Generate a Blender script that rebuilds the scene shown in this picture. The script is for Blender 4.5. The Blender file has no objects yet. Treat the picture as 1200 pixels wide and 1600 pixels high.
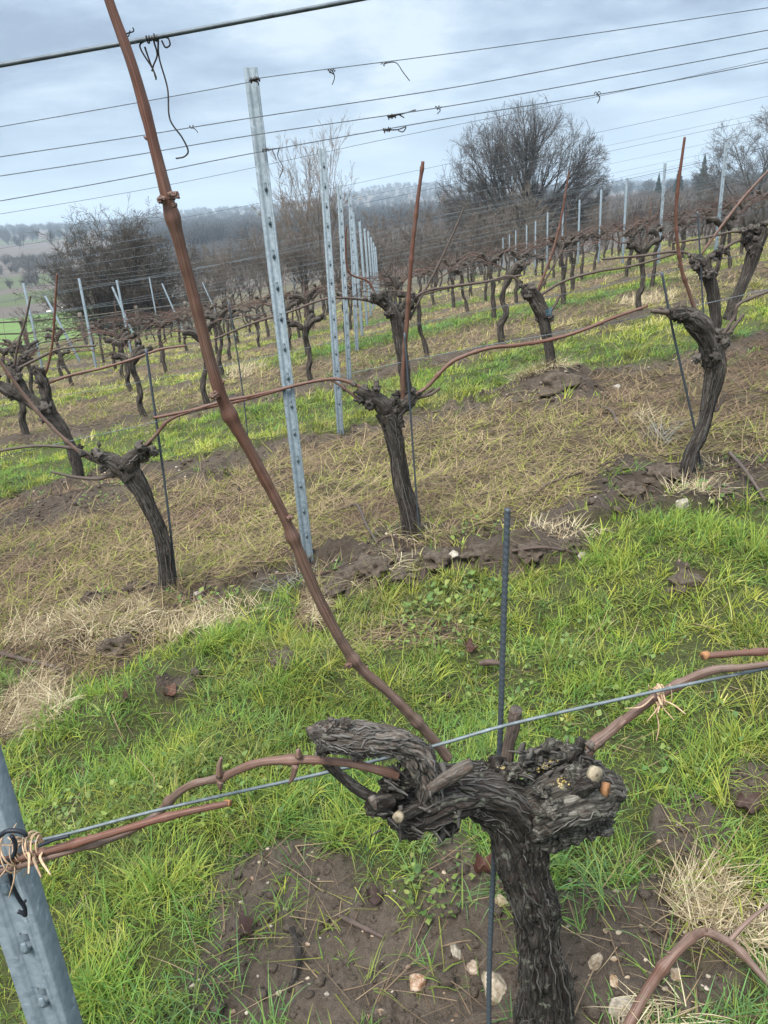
import bpy, math, random
import numpy as np
from mathutils import Vector, Matrix
rng = np.random.default_rng(7); random.seed(7)
scene = bpy.context.scene; COL = scene.collection
# ------------------------------------------------------------------ camera model
F = 1160.0; PITCH = math.radians(22.6); ROLL = math.radians(4.2)
FW = np.array([0, math.cos(PITCH), -math.sin(PITCH)])
UP0 = np.array([0, math.sin(PITCH), math.cos(PITCH)]); RT0 = np.array([1., 0, 0])
RT = RT0*math.cos(ROLL)-UP0*math.sin(ROLL); UP = UP0*math.cos(ROLL)+RT0*math.sin(ROLL)
def ray(x, y): return FW+RT*(x-600)/F+UP*(800-y)/F
def proj(P):
    P = np.asarray(P, float); d = P@FW
    return 600+F*(P@RT)/d, 800-F*(P@UP)/d
cam_d = bpy.data.cameras.new('camera'); cam = bpy.data.objects.new('camera', cam_d); COL.objects.link(cam)
M = Matrix.Identity(4)
for i in range(3):
    M[i][0] = RT[i]; M[i][1] = UP[i]; M[i][2] = -FW[i]
cam.matrix_world = M
cam_d.sensor_fit = 'VERTICAL'; cam_d.sensor_height = 24; cam_d.lens = 24*F/1600
cam_d.clip_start = 0.02; cam_d.clip_end = 9000
scene.camera = cam
# ------------------------------------------------------------------ noise
def _hash(ix, iy, iz, seed):
    h = (ix.astype(np.int64)*374761393+iy.astype(np.int64)*668265263+iz.astype(np.int64)*2147483647+seed*974634777) & 0xffffffff
    h = ((h ^ (h >> 13))*1274126177) & 0xffffffff
    h = ((h ^ (h >> 16))*2246822519) & 0xffffffff
    return ((h ^ (h >> 15)) & 0xffff)/65535.0
def noise(p, seed=0):
    p = np.asarray(p, float); i = np.floor(p); f = p-i; i = i.astype(np.int64)
    u = f*f*f*(f*(f*6-15)+10); r = 0
    for dx in (0, 1):
        wx = u[..., 0] if dx else 1-u[..., 0]
        for dy in (0, 1):
            wy = u[..., 1] if dy else 1-u[..., 1]
            for dz in (0, 1):
                wz = u[..., 2] if dz else 1-u[..., 2]
                r = r+wx*wy*wz*_hash(i[..., 0]+dx, i[..., 1]+dy, i[..., 2]+dz, seed)
    return r*2-1
def noise2(x, y, s, seed=0):
    x = np.asarray(x, float); return noise(np.stack([x/s, np.asarray(y, float)/s+0*x, 0*x+.37], -1), seed)
def fbm2(x, y, s, o=3, seed=0):
    r = 0; a = 1
    for k in range(o): r = r+a*noise2(x, y, s/2**k, seed+k*11); a *= .5
    return r
def sst(a, b, x):
    t = np.clip((x-a)/(b-a), 0, 1); return t*t*(3-2*t)
# ------------------------------------------------------------------ terrain
HY = [-60, -5, .85, 3, 5.57, 8.26, 10.5, 14.2, 17, 21, 31, 45, 80]
HZ = [-5, -1.6, -1.48, -1.46, -1.59, -1.77, -1.88, -2.24, -2.47, -2.75, -3.85, -5.1, -8]
_ys = np.linspace(-60, 80, 1400); _k = np.hanning(13); _k /= _k.sum()
_zs = np.convolve(np.pad(np.interp(_ys, HY, HZ), 6, 'edge'), _k, 'valid')
def XS(x):
    xx = np.clip(x, -9, 0); l = .13*xx+.0068*xx*xx+np.minimum(x+9, 0)*.03
    r = .13*np.clip(x, 0, 12)+np.maximum(x-12, 0)*.06
    return l+r
ROWY = [None, .84, 3.10, 5.62, 8.33, 10.6, 13.1, 15.6]+[15.6+2.5*k for k in range(1, 8)]
GS = .07
def rowy(n, x): return ROWY[n]+GS*(x+.33)
def vcoord(x, y):
    return np.interp(y-GS*(x+.33), [-30]+ROWY[1:], [1-30.8/2.45]+list(range(1, len(ROWY))))
# elevation (tangent) of the land beyond the vineyard, by distance and azimuth
ED = np.log([1, 40, 70, 120, 200, 330, 600, 1100, 1800, 2600, 4200])
EL = [-.2, -.19, -.14, -.115, -.085, -.062, -.030, -.010, .001, .0052, .001]
EM = [-.1, -.105, -.10, -.088, -.072, -.052, -.030, -.012, .002, .006, .001]
ER = [-.04, -.06, -.075, -.065, -.045, -.026, -.014, -.008, -.004, .000, -.001]
def base_z(x, y):
    x = np.asarray(x, float); y = np.asarray(y, float)
    z = np.interp(y, _ys, _zs)+XS(x)
    D = np.hypot(x, y)+1e-6; az = np.arctan2(x, y); l = np.log(np.maximum(D, 1))
    eL, eM, eR = np.interp(l, ED, EL), np.interp(l, ED, EM), np.interp(l, ED, ER)
    a = np.clip(az, -1.2, 1.2); wl = sst(-.1, -.38, a); wr = sst(.08, .42, a)
    e = eM*(1-wl-wr)+eL*wl+eR*wr
    e = e+sst(900, 2200, D)*.006*np.sin(a*9+1)+sst(1500, 2600, D)*.004*np.sin(a*23+.5)
    back = sst(1.2, 1.9, np.abs(az)); e = e*(1-back)+(-.02)*back
    w = sst(38, 62, D)
    return z*(1-w)+e*D*w
def ell(px, py, rx, ry):
    P = hit0(px, py); d = P@FW; s = max(.15, -P[2]/np.linalg.norm(P))
    return P[0], P[1], rx*d/F, ry*d/F/s
def hit0(px, py, fn=None):
    fn = fn or base_z
    d = ray(px, py); s = np.geomspace(.25, 4000, 5000); P = s[:, None]*d
    k = np.argmax(P[:, 2] < fn(P[:, 0], P[:, 1]))
    s = np.linspace(s[max(k-1, 0)], s[k], 40); P = s[:, None]*d
    k = np.argmax(P[:, 2] <= fn(P[:, 0], P[:, 1])+1e-9)
    return P[k]
SOIL = [ell(*a) for a in ((500, 1470, 190, 110), (395, 1400, 80, 60), (960, 1540, 130, 80), (430, 1420, 120, 90), (560, 1530, 160, 80), (720, 1430, 80, 120), (1010, 1500, 170, 120), (1075, 1300, 75, 45),
    (700, 1580, 220, 60), (840, 1590, 120, 100), (1170, 1230, 40, 40), (600, 895, 110, 34), (800, 868, 130, 30), (450, 1042, 24, 18), (1075, 915, 26, 16), (380, 1570, 70, 40),
    (860, 620, 60, 28), (280, 1080, 40, 12), (215, 960, 60, 40), (60, 1000, 70, 40), (1060, 760, 110, 40), (340, 735, 90, 20), (120, 790, 120, 25), (520, 900, 50, 40))]
STRAW = [ell(*a) for a in ((180, 985, 130, 55), (45, 1100, 65, 50), (60, 985, 80, 50), (270, 975, 80, 40), (490, 950, 30, 40), (1110, 1420, 90, 70), (640, 1000, 90, 20))]
def ell_mask(x, y, L, n):
    m = np.zeros_like(x)
    for cx, cy, rx, ry in L:
        d = np.hypot((x-cx)/rx, (y-cy)/ry)
        m = np.maximum(m, 1-sst(.78, 1.12, d+.28*n))
    return m
def masks(x, y):
    """grass, straw and soil shares of the ground"""
    x = np.asarray(x, float); y = np.asarray(y, float)
    n = fbm2(x, y, .55, 3, 3); n2 = fbm2(x, y, .16, 3, 9); n3 = fbm2(x*.45, y, 1.4, 2, 5)
    v = vcoord(x, y)+.10*n+.06*n2; k = np.floor(v); fr = v-k; odd = (k % 2 == 1)
    soil_row = np.where(odd, sst(.80, .86, fr)*(1-sst(.985, 1.0, fr)), sst(.84, .9, fr)) + np.where(odd, 0, 1-sst(.0, .05, fr))*0
    soil_row = np.where(k >= 4, soil_row*sst(-.15, .3, n3), soil_row)
    straw = np.where(odd, sst(.74, .82, fr)*.7, 1-sst(.86, .93, fr))
    straw = np.where(k >= 4, np.clip(straw*.75+.3*sst(-.1, .35, n3), 0, 1), straw)
    near = v < 1.9
    straw = np.where(near, 0, straw); soil_row = np.where(near, soil_row*sst(1.6, 1.72, v), soil_row)
    soil_row = np.where(v < 1.25, sst(.1, .5, n3+.2*n2)*sst(.35, .6, v)*.6, soil_row)
    soil = np.clip(soil_row, 0, 1)*sst(-.5, .05, n2+.35)
    soil = np.maximum(soil, ell_mask(x, y, SOIL, n2+.7*n))
    D = np.hypot(x, y)
    st2 = ell_mask(x, y, STRAW, n2); straw = np.maximum(straw, st2); soil = soil*(1-.8*st2)
    vin = (D < 60)
    soil = np.where(vin, soil, 0); straw = np.where(vin, straw*(1-soil), 0)
    straw = np.clip(straw*(1-.55*sst(.25, .5, n3)), 0, 1)
    grass = np.clip(1-soil-straw, 0, 1)
    return grass, straw, soil, n, n2, n3
MOUND = [ell(1090, 850, 150, 60)+(.07,), ell(850, 612, 60, 30)+(.10,), ell(1020, 752, 30, 16)+(.04,), ell(590, 890, 60, 18)+(.03,), ell(170, 985, 90, 30)+(.03,), ell(780, 880, 90, 25)+(.02,),
         ell(640, 1250, 200, 120)+(.03,), ell(330, 1040, 160, 60)+(.04,), ell(850, 1605, 80, 60)+(.02,)]
def ground_z(x, y, full=False):
    x = np.asarray(x, float); y = np.asarray(y, float)
    g, s, so, n, n2, n3 = masks(x, y); D = np.hypot(x, y); w = 1-sst(30, 55, D)
    z = base_z(x, y)
    for cx, cy, rx, ry, h in MOUND: z = z+h*np.exp(-((x-cx)/rx)**2-((y-cy)/ry)**2)
    v = vcoord(x, y); fr = np.abs(v-np.round(v)); z = z+w*np.where(v < 2.5, .008, .04)*np.exp(-(fr/.12)**2)*(v > 1.5)
    r1 = 1-np.abs(noise2(x, y, .11, 21)); r2 = 1-np.abs(noise2(x, y, .045, 22)); cl = noise2(x, y, .2, 23)
    amp = np.where(v < 1.55, .58, np.where(v < 2.15, 1.35, 1.0))
    r3 = 1-np.abs(noise2(x, y, .022, 24)); z = z+w*so*(amp*.075*(cl*.6+r1-.7)+.020*(r2-.5)+.012*(r3-.5)*(D < 6))+w*s*(.03*n+.018*n2)+w*g*(.03*n+.012*n2+.045*noise2(x, y, .27, 29)*(D < 12))
    big = sst(60, 200, D); z = z+big*(.004*D*fbm2(x, y, 90, 2, 31)*.6)
    return (z, g, s, so, n, n2, n3) if full else z
def hit(px, py): return hit0(px, py, ground_z)
def RP(n, px, py, off=0):
    """point of pixel px,py on the upright plane of vine row n, off metres behind it"""
    d = ray(px, py); s = (ROWY[n]+GS*.33+off)/(d[1]-GS*d[0]); return s*d
def dep(P): return float(np.asarray(P)@FW)
# ------------------------------------------------------------------ mesh helpers
def mesh(name, V, Q, mat=None, T=None, attrs=None, smooth=True, mats=None, midx=None):
    V = np.asarray(V, np.float32); me = bpy.data.meshes.new(name)
    Q = np.asarray(Q if Q is not None else np.zeros((0, 4)), np.int32).reshape(-1, 4)
    T = np.asarray(T if T is not None else np.zeros((0, 3)), np.int32).reshape(-1, 3)
    me.vertices.add(len(V)); me.vertices.foreach_set('co', V.ravel())
    nl = len(Q)*4+len(T)*3; me.loops.add(nl)
    me.loops.foreach_set('vertex_index', np.concatenate([Q.ravel(), T.ravel()]))
    npoly = len(Q)+len(T); me.polygons.add(npoly)
    ls = np.concatenate([np.arange(len(Q))*4, len(Q)*4+np.arange(len(T))*3]).astype(np.int32)
    me.polygons.foreach_set('loop_start', ls)
    if smooth: me.polygons.foreach_set('use_smooth', np.ones(npoly, bool))
    for m in (mats or ([mat] if mat else [])): me.materials.append(m)
    if midx is not None: me.polygons.foreach_set('material_index', np.asarray(midx, np.int32))
    for k, a in (attrs or {}).items():
        a = np.asarray(a, np.float32)
        if a.ndim == 1: at = me.attributes.new(k, 'FLOAT', 'POINT'); at.data.foreach_set('value', a)
        elif a.shape[1] == 3: at = me.attributes.new(k, 'FLOAT_VECTOR', 'POINT'); at.data.foreach_set('vector', a.ravel())
        else: at = me.attributes.new(k, 'FLOAT_COLOR', 'POINT'); at.data.foreach_set('color', a.ravel())
    me.update(calc_edges=True); me.validate(); return me
def obj(name, me, parent=None, loc=None):
    o = bpy.data.objects.new(name, me); COL.objects.link(o)
    if parent: o.parent = parent
    if loc is not None: o.location = loc
    return o
def tag(o, label=None, cat=None, group=None, kind=None):
    if label: o['label'] = label
    if cat: o['category'] = cat
    if group: o['group'] = group
    if kind: o['kind'] = kind
    return o
def thing(name, loc, label, cat, group=None):
    o = bpy.data.objects.new(name, None); COL.objects.link(o); o.location = [float(c) for c in loc]; o.empty_display_size = .05
    return tag(o, label, cat, group)
class MB:
    """collects pieces into one mesh"""
    def __init__(s): s.V = []; s.Q = []; s.T = []; s.A = {}; s.n = 0; s.mi = []
    def add(s, V, Q=None, T=None, **at):
        V = np.asarray(V, float)
        if Q is not None and len(Q): s.Q.append(np.asarray(Q)+s.n)
        if T is not None and len(T): s.T.append(np.asarray(T)+s.n)
        s.V.append(V)
        for k, a in at.items():
            s.A.setdefault(k, []).append((s.n, np.broadcast_to(np.asarray(a, float), (len(V),)+np.shape(a)[1:] if np.ndim(a) > 0 and len(np.shape(a)) > 1 else ((len(V),) if np.ndim(a) == 0 or len(a) == len(V) else (len(V), len(a))))))
        s.n += len(V); return s
    def build(s, name, mat, parent=None, smooth=True, origin=None):
        V = np.concatenate(s.V)
        if origin is not None: V = V-np.asarray(origin)
        at = {}
        for k, L in s.A.items():
            sh = L[0][1].shape[1:]; a = np.zeros((s.n,)+sh)
            for st, x in L: a[st:st+len(x)] = x
            at[k] = a
        me = mesh(name, V, np.concatenate(s.Q) if s.Q else None, mat, np.concatenate(s.T) if s.T else None, at, smooth)
        return obj(name, me, parent)
def catmull(P, n):
    P = np.asarray(P, float)
    if len(P) == 2: t = np.linspace(0, 1, n)[:, None]; return P[0]*(1-t)+P[1]*t
    E = np.vstack([2*P[0]-P[1], P, 2*P[-1]-P[-2]]); t = np.linspace(0, len(P)-1-1e-9, n); i = t.astype(int); f = (t-i)[:, None]
    a, b, c, d = E[i], E[i+1], E[i+2], E[i+3]
    return .5*(2*b+(c-a)*f+(2*a-5*b+4*c-d)*f*f+(3*b-a-3*c+d)*f**3)
def frames(P):
    t = np.gradient(P, axis=0); t /= np.linalg.norm(t, axis=1)[:, None]+1e-12
    u = np.zeros_like(P); r = np.array([0, -1., 0.3])
    if abs(t[0]@r/np.linalg.norm(r)) > .9: r = np.array([1., 0, 0])
    for k in range(len(P)):
        r = r-t[k]*(r@t[k]); r /= np.linalg.norm(r); u[k] = r
    return t, u, np.cross(t, u)
def tube_arrays(P, R, n, sides, disp=None, cap=True, twist=0.0, flat=1.0):
    """swept tube: returns V, Q, T, bark coordinates (cylinder space, metres)"""
    PR = np.column_stack([np.asarray(P, float), np.asarray(R, float)])
    S = catmull(PR, n); P = S[:, :3]; R = np.maximum(S[:, 3], 1e-4)
    t, u, w = frames(P)
    L = np.concatenate([[0], np.cumsum(np.linalg.norm(np.diff(P, axis=0), axis=1))])
    a = np.linspace(0, 2*np.pi, sides, endpoint=False)
    aa = a[None, :]+twist*L[:, None]
    rm = np.full_like(R, R.mean())
    bc = np.stack([np.cos(aa)*rm[:, None], np.sin(aa)*rm[:, None], np.repeat(L[:, None], sides, 1)], -1)
    rr = np.repeat(R[:, None], sides, 1)
    if disp is not None: rr = rr+disp(bc, L, a, R)
    V = P[:, None, :]+rr[..., None]*(np.cos(a)[None, :, None]*u[:, None, :]+flat*np.sin(a)[None, :, None]*w[:, None, :])
    i = np.arange(n-1)[:, None]*sides; j = np.arange(sides)[None, :]; j2 = (j+1) % sides
    Q = np.stack([i+j, i+j2, i+sides+j2, i+sides+j], -1).reshape(-1, 4)
    V = V.reshape(-1, 3); bc = bc.reshape(-1, 3); T = None
    if cap:
        c0 = len(V); V = np.vstack([V, P[0], P[-1]]); bc = np.vstack([bc, bc[0]*0, [0, 0, L[-1]]])
        jj = np.arange(sides); b = (n-1)*sides
        T = np.concatenate([np.stack([(jj+1) % sides, jj, np.full(sides, c0)], 1), np.stack([b+jj, b+(jj+1) % sides, np.full(sides, c0+1)], 1)])
    return V, Q, T, bc
def sweep_obj(name, P, R, mat, parent=None, n=40, sides=10, disp=None, origin=None, **at):
    V, Q, T, bc = tube_arrays(P, R, n, sides, disp); mb = MB(); mb.add(V, Q, T, bark=bc, **at)
    return mb.build(name, mat, parent, origin=origin)
# ------------------------------------------------------------------ materials
def mat(name):
    m = bpy.data.materials.new(name); m.use_nodes = True; nt = m.node_tree; nt.nodes.clear(); return m, nt
def N(nt, t, **kw):
    n = nt.nodes.new(t)
    for k, v in kw.items():
        if k.startswith('i_'):
            key = k[2:]; n.inputs[int(key) if key.isdigit() else key.replace('_', ' ')].default_value = v
        else: setattr(n, k, v)
    return n
def L(nt, a, b): nt.links.new(a, b)
def ramp(nt, fac, stops, interp='LINEAR'):
    r = nt.nodes.new('ShaderNodeValToRGB'); r.color_ramp.interpolation = interp; e = r.color_ramp.elements
    while len(e) < len(stops): e.new(.5)
    for k, (p, c) in enumerate(stops): e[k].position = p; e[k].color = (*c, 1) if len(c) == 3 else c
    L(nt, fac, r.inputs[0]); return r
def mixc(nt, f, a, b, mode='MIX'):
    m = nt.nodes.new('ShaderNodeMix'); m.data_type = 'RGBA'; m.blend_type = mode
    for s, i in ((f, 0), (a, 6), (b, 7)):
        if isinstance(s, (int, float)): m.inputs[i].default_value = s
        elif isinstance(s, tuple): m.inputs[i].default_value = (*s, 1)
        else: L(nt, s, m.inputs[i])
    return m.outputs[2]
def noise_n(nt, vec, scale, detail=4, rough=.6, dist=0.):
    n = N(nt, 'ShaderNodeTexNoise'); n.inputs['Scale'].default_value = scale; n.inputs['Detail'].default_value = detail
    n.inputs['Roughness'].default_value = rough; n.inputs['Distortion'].default_value = dist; L(nt, vec, n.inputs['Vector']); return n.outputs[0]
def mapping(nt, vec, sc):
    m = N(nt, 'ShaderNodeMapping'); m.inputs['Scale'].default_value = sc; L(nt, vec, m.inputs['Vector']); return m.outputs[0]
def attr(nt, name):
    return N(nt, 'ShaderNodeAttribute', attribute_name=name)
def finish(nt, col, rough=.8, bump=None, bstr=.5, bdist=.002, metallic=0., spec=.3, extra=None):
    p = N(nt, 'ShaderNodeBsdfPrincipled'); o = N(nt, 'ShaderNodeOutputMaterial')
    if isinstance(col, tuple): p.inputs['Base Color'].default_value = (*col, 1)
    else: L(nt, col, p.inputs['Base Color'])
    if isinstance(rough, (int, float)): p.inputs['Roughness'].default_value = rough
    else: L(nt, rough, p.inputs['Roughness'])
    p.inputs['Metallic'].default_value = metallic; p.inputs['Specular IOR Level'].default_value = spec
    if bump is not None:
        b = N(nt, 'ShaderNodeBump'); b.inputs['Strength'].default_value = bstr; b.inputs['Distance'].default_value = bdist
        L(nt, bump, b.inputs['Height']); L(nt, b.outputs[0], p.inputs['Normal'])
    L(nt, p.outputs[0], o.inputs[0]); return p
def bark_mat(name, dark, mid, light, sc=1.0, bdist=.004, lichen=0.):
    m, nt = mat(name); v = attr(nt, 'bark').outputs['Vector']
    w = N(nt, 'ShaderNodeVectorMath', operation='ADD'); wn = N(nt, 'ShaderNodeTexNoise'); wn.inputs['Scale'].default_value = 28*sc; L(nt, v, wn.inputs['Vector'])
    ws = N(nt, 'ShaderNodeVectorMath', operation='SCALE'); ws.inputs['Scale'].default_value = .012/sc; L(nt, wn.outputs['Color'], ws.inputs[0]); L(nt, v, w.inputs[0]); L(nt, ws.outputs[0], w.inputs[1]); v2 = w.outputs[0]
    a = noise_n(nt, mapping(nt, v2, (170*sc, 170*sc, 13*sc)), 1, 8, .72, .4)
    b = noise_n(nt, mapping(nt, v2, (38*sc, 38*sc, 9*sc)), 1, 4, .6, .3)
    c = noise_n(nt, mapping(nt, v2, (520*sc, 520*sc, 30*sc)), 1, 4, .7)
    k = noise_n(nt, mapping(nt, v2, (210*sc, 210*sc, 60*sc)), 1, 3, .6)
    col = ramp(nt, a, [(.38, dark), (.49, mid), (.57, tuple(.5*(x+y) for x, y in zip(mid, light))), (.66, light)]).outputs[0]
    brown = (dark[0]*2.6, dark[1]*1.7, dark[2]*1.3)
    col = mixc(nt, ramp(nt, k, [(.52, (0, 0, 0)), (.66, (.75, .75, .75))]).outputs[0], col, brown)
    col = mixc(nt, ramp(nt, b, [(.36, (0, 0, 0)), (.60, (1, 1, 1))]).outputs[0], mixc(nt, .6, col, dark), col)
    if lichen:
        l1 = noise_n(nt, v, 55, 5, .65)
        f = ramp(nt, l1, [(.58, (0, 0, 0)), (.66, (lichen,)*3)]).outputs[0]
        col = mixc(nt, f, col, (.21, .215, .165))
    ad = N(nt, 'ShaderNodeMath', operation='ADD'); L(nt, a, ad.inputs[0])
    mu = N(nt, 'ShaderNodeMath', operation='MULTIPLY', i_1=.6); L(nt, c, mu.inputs[0]); L(nt, mu.outputs[0], ad.inputs[1])
    finish(nt, col, .88, ad.outputs[0], 1.0, bdist, spec=.2); return m
M_BARK = bark_mat('vine_bark', (.011, .009, .008), (.034, .028, .024), (.130, .115, .10), 1.0, .006, .6)
M_BARKL = bark_mat('grey_vine_bark', (.022, .018, .015), (.105, .086, .072), (.30, .262, .23), 1.0, .004, .3)
M_BARKF = bark_mat('old_vine_bark', (.018, .015, .013), (.055, .046, .039), (.17, .15, .13), .8, .008)
M_STRIP, nt = mat('peeling_bark'); c = attr(nt, 'Col').outputs['Color']
finish(nt, mixc(nt, noise_n(nt, N(nt, 'ShaderNodeTexCoord').outputs['Object'], 300, 3), mixc(nt, .55, c, (.01, .008, .007)), c), .85, spec=.2)
def cane_mat(name, red, grey, gloss=.5):
    m, nt = mat(name); v = attr(nt, 'bark').outputs['Vector']; t = attr(nt, 'tone').outputs['Fac']
    s = noise_n(nt, mapping(nt, v, (900, 900, 10)), 1, 5, .65, .3); k = noise_n(nt, mapping(nt, v, (60, 60, 30)), 1, 5, .65)
    mo = noise_n(nt, mapping(nt, v, (35, 35, 12)), 1, 5, .65); ma = N(nt, 'ShaderNodeMath', operation='MULTIPLY_ADD', i_1=1.5, i_2=-.75); L(nt, mo, ma.inputs[0]); mb_ = N(nt, 'ShaderNodeMath', operation='ADD', use_clamp=True); L(nt, ma.outputs[0], mb_.inputs[0]); L(nt, t, mb_.inputs[1]); t = mb_.outputs[0]
    r = mixc(nt, ramp(nt, s, [(.38, (0, 0, 0)), (.62, (1, 1, 1))]).outputs[0], tuple(x*.62 for x in red), tuple(min(1, x*1.3) for x in red))
    g = mixc(nt, ramp(nt, s, [(.4, (0, 0, 0)), (.6, (1, 1, 1))]).outputs[0], tuple(x*.55 for x in grey), tuple(x*1.3 for x in grey))
    col = mixc(nt, t, r, g)
    col = mixc(nt, ramp(nt, k, [(.55, (0, 0, 0)), (.75, (.7, .7, .7))]).outputs[0], col, mixc(nt, .6, col, (.03, .022, .018)))
    finish(nt, col, gloss, s, .7, .0008, spec=.3); return m
M_CANE = cane_mat('cane_bark', (.105, .042, .027), (.138, .094, .074))
M_CANEF = cane_mat('grey_cane_bark', (.064, .032, .025), (.080, .060, .049), .65)
def cut_mat(name, c1, c2):
    m, nt = mat(name); v = attr(nt, 'bark').outputs['Vector']; fl = mapping(nt, v, (1, 1, 0)); ln = N(nt, 'ShaderNodeVectorMath', operation='LENGTH'); L(nt, fl, ln.inputs[0])
    cb = N(nt, 'ShaderNodeCombineXYZ'); L(nt, ln.outputs['Value'], cb.inputs[0]); a = noise_n(nt, cb.outputs[0], 900, 3, .7); b = noise_n(nt, v, 300, 4)
    col = mixc(nt, a, c1, c2); col = mixc(nt, ramp(nt, b, [(.5, (0, 0, 0)), (.7, (.6, .6, .6))]).outputs[0], col, tuple(x*.45 for x in c2))
    col = mixc(nt, ramp(nt, ln.outputs['Value'], [(0, (1, 1, 1)), (.0024, (1, 1, 1)), (.0042, (0, 0, 0))]).outputs[0], col, tuple(x*.3 for x in c2))
    finish(nt, col, .75, a, .4, .001); return m
M_CUTW = cut_mat('pale_cut_wood', (.36, .30, .21), (.15, .115, .075)); M_CUTO = cut_mat('fresh_cut_wood', (.38, .19, .085), (.20, .09, .04))
M_DEADW = bark_mat('dead_pale_wood', (.045, .036, .030), (.125, .105, .090), (.23, .205, .18), 1.2, .004)
def metal_mat(name, c1, c2, rough):
    m, nt = mat(name); v = N(nt, 'ShaderNodeTexCoord').outputs['Object']
    a = noise_n(nt, v, 55, 5, .65); b = noise_n(nt, mapping(nt, v, (1, 1, .12)), 260, 3); vo = N(nt, 'ShaderNodeTexVoronoi'); vo.inputs['Scale'].default_value = 90; L(nt, v, vo.inputs['Vector'])
    f = mixc(nt, .35, a, vo.outputs['Color']); col = mixc(nt, ramp(nt, f, [(.3, (0, 0, 0)), (.7, (1, 1, 1))]).outputs[0], c1, c2)
    wear = ramp(nt, noise_n(nt, v, 22, 6, .7), [(.60, (0, 0, 0)), (.68, (1, 1, 1))]).outputs[0]
    col = mixc(nt, wear, col, tuple(min(1, x*1.35) for x in c2))
    finish(nt, col, rough, b, .15, .001, .25, .4); return m
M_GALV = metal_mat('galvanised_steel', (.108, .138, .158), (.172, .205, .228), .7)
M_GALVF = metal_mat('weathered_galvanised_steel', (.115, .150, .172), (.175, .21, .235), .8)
M_WIRE = metal_mat('steel_wire', (.085, .10, .105), (.15, .175, .185), .6)
M_WIRED = metal_mat('dull_dark_wire', (.05, .06, .07), (.10, .12, .135), .5)
M_ROD, nt = mat('black_rebar'); finish(nt, (.048, .058, .070), .5, noise_n(nt, N(nt, 'ShaderNodeTexCoord').outputs['Object'], 300, 3), .3, .0006, .2, .5)
M_PLAST, nt = mat('black_plastic'); finish(nt, (.012, .014, .02), .5, noise_n(nt, N(nt, 'ShaderNodeTexCoord').outputs['Object'], 120, 2), .1, .0006)
M_RAF, nt = mat('raffia'); finish(nt, mixc(nt, noise_n(nt, N(nt, 'ShaderNodeTexCoord').outputs['Object'], 220, 3), (.22, .12, .06), (.62, .45, .30)), .7)
def col_mat(name, rough=.7, trans=.0, spec=.2, nsc=40, namt=.35):
    m, nt = mat(name); c = attr(nt, 'Col').outputs['Color']; v = N(nt, 'ShaderNodeTexCoord').outputs['Object']
    f = noise_n(nt, v, nsc, 3); c2 = mixc(nt, f, mixc(nt, namt, c, (.01, .01, .006)), c)
    p = finish(nt, c2, rough, spec=spec)
    if trans:
        o = [n for n in nt.nodes if n.type == 'OUTPUT_MATERIAL'][0]; tr = N(nt, 'ShaderNodeBsdfTranslucent'); L(nt, c2, tr.inputs[0])
        mx = N(nt, 'ShaderNodeMixShader', i_0=trans); L(nt, p.outputs[0], mx.inputs[1]); L(nt, tr.outputs[0], mx.inputs[2]); L(nt, mx.outputs[0], o.inputs[0])
    return m
M_GRASS = col_mat('grass_blades', .7, .38, .12); M_STRAW = col_mat('dry_straw', .85, .15, .1); M_LEAF = col_mat('weed_leaves', .6, .25, .3, 120)
M_TWIG = col_mat('tree_twigs', .9, 0, .1, 3, .3)
M_STONE, nt = mat('flint'); v = N(nt, 'ShaderNodeTexCoord').outputs['Object']; oc = attr(nt, 'Col').outputs['Color']
k1 = noise_n(nt, v, 70, 5, .65); finish(nt, mixc(nt, ramp(nt, k1, [(.4, (0, 0, 0)), (.65, (1, 1, 1))]).outputs[0], oc, mixc(nt, .5, oc, (.55, .47, .38))), .75, k1, .5, .004)
M_CLOD, nt = mat('damp_soil'); v = N(nt, 'ShaderNodeTexCoord').outputs['Object']; k1 = noise_n(nt, v, 60, 8, .7); k2 = noise_n(nt, v, 240, 5, .65); ad = N(nt, 'ShaderNodeMath', operation='ADD'); L(nt, k1, ad.inputs[0]); L(nt, k2, ad.inputs[1])
finish(nt, mixc(nt, ramp(nt, k1, [(.35, (0, 0, 0)), (.65, (1, 1, 1))]).outputs[0], (.065, .048, .036), (.150, .115, .088)), .85, ad.outputs[0], .9, .012, spec=.25)
M_GROUND, nt = mat('vineyard_ground'); c = attr(nt, 'Col').outputs['Color']; so = attr(nt, 'soil').outputs['Fac']; v = N(nt, 'ShaderNodeTexCoord').outputs['Object']
f1 = noise_n(nt, v, 45, 8, .7); f2 = noise_n(nt, v, 260, 4, .6); f3 = noise_n(nt, v, 1.1, 4, .6)
cc = mixc(nt, ramp(nt, f1, [(.35, (0, 0, 0)), (.66, (1, 1, 1))]).outputs[0], mixc(nt, .5, c, (.022, .015, .010)), c)
cc = mixc(nt, ramp(nt, f2, [(.66, (0, 0, 0)), (.74, (.6, .6, .6))]).outputs[0], cc, mixc(nt, .2, cc, (.40, .30, .20)))
ad = N(nt, 'ShaderNodeMath', operation='ADD'); L(nt, f1, ad.inputs[0]); L(nt, f2, ad.inputs[1])
finish(nt, cc, .85, ad.outputs[0], .9, .016, spec=.25)
M_CAPS = None
M_HIDE = col_mat('sheep_wool', .95, 0, .1, 30, .2)
M_WOODF = bark_mat('weathered_fence_wood', (.06, .05, .042), (.16, .14, .115), (.26, .23, .19), .3, .004)
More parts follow.
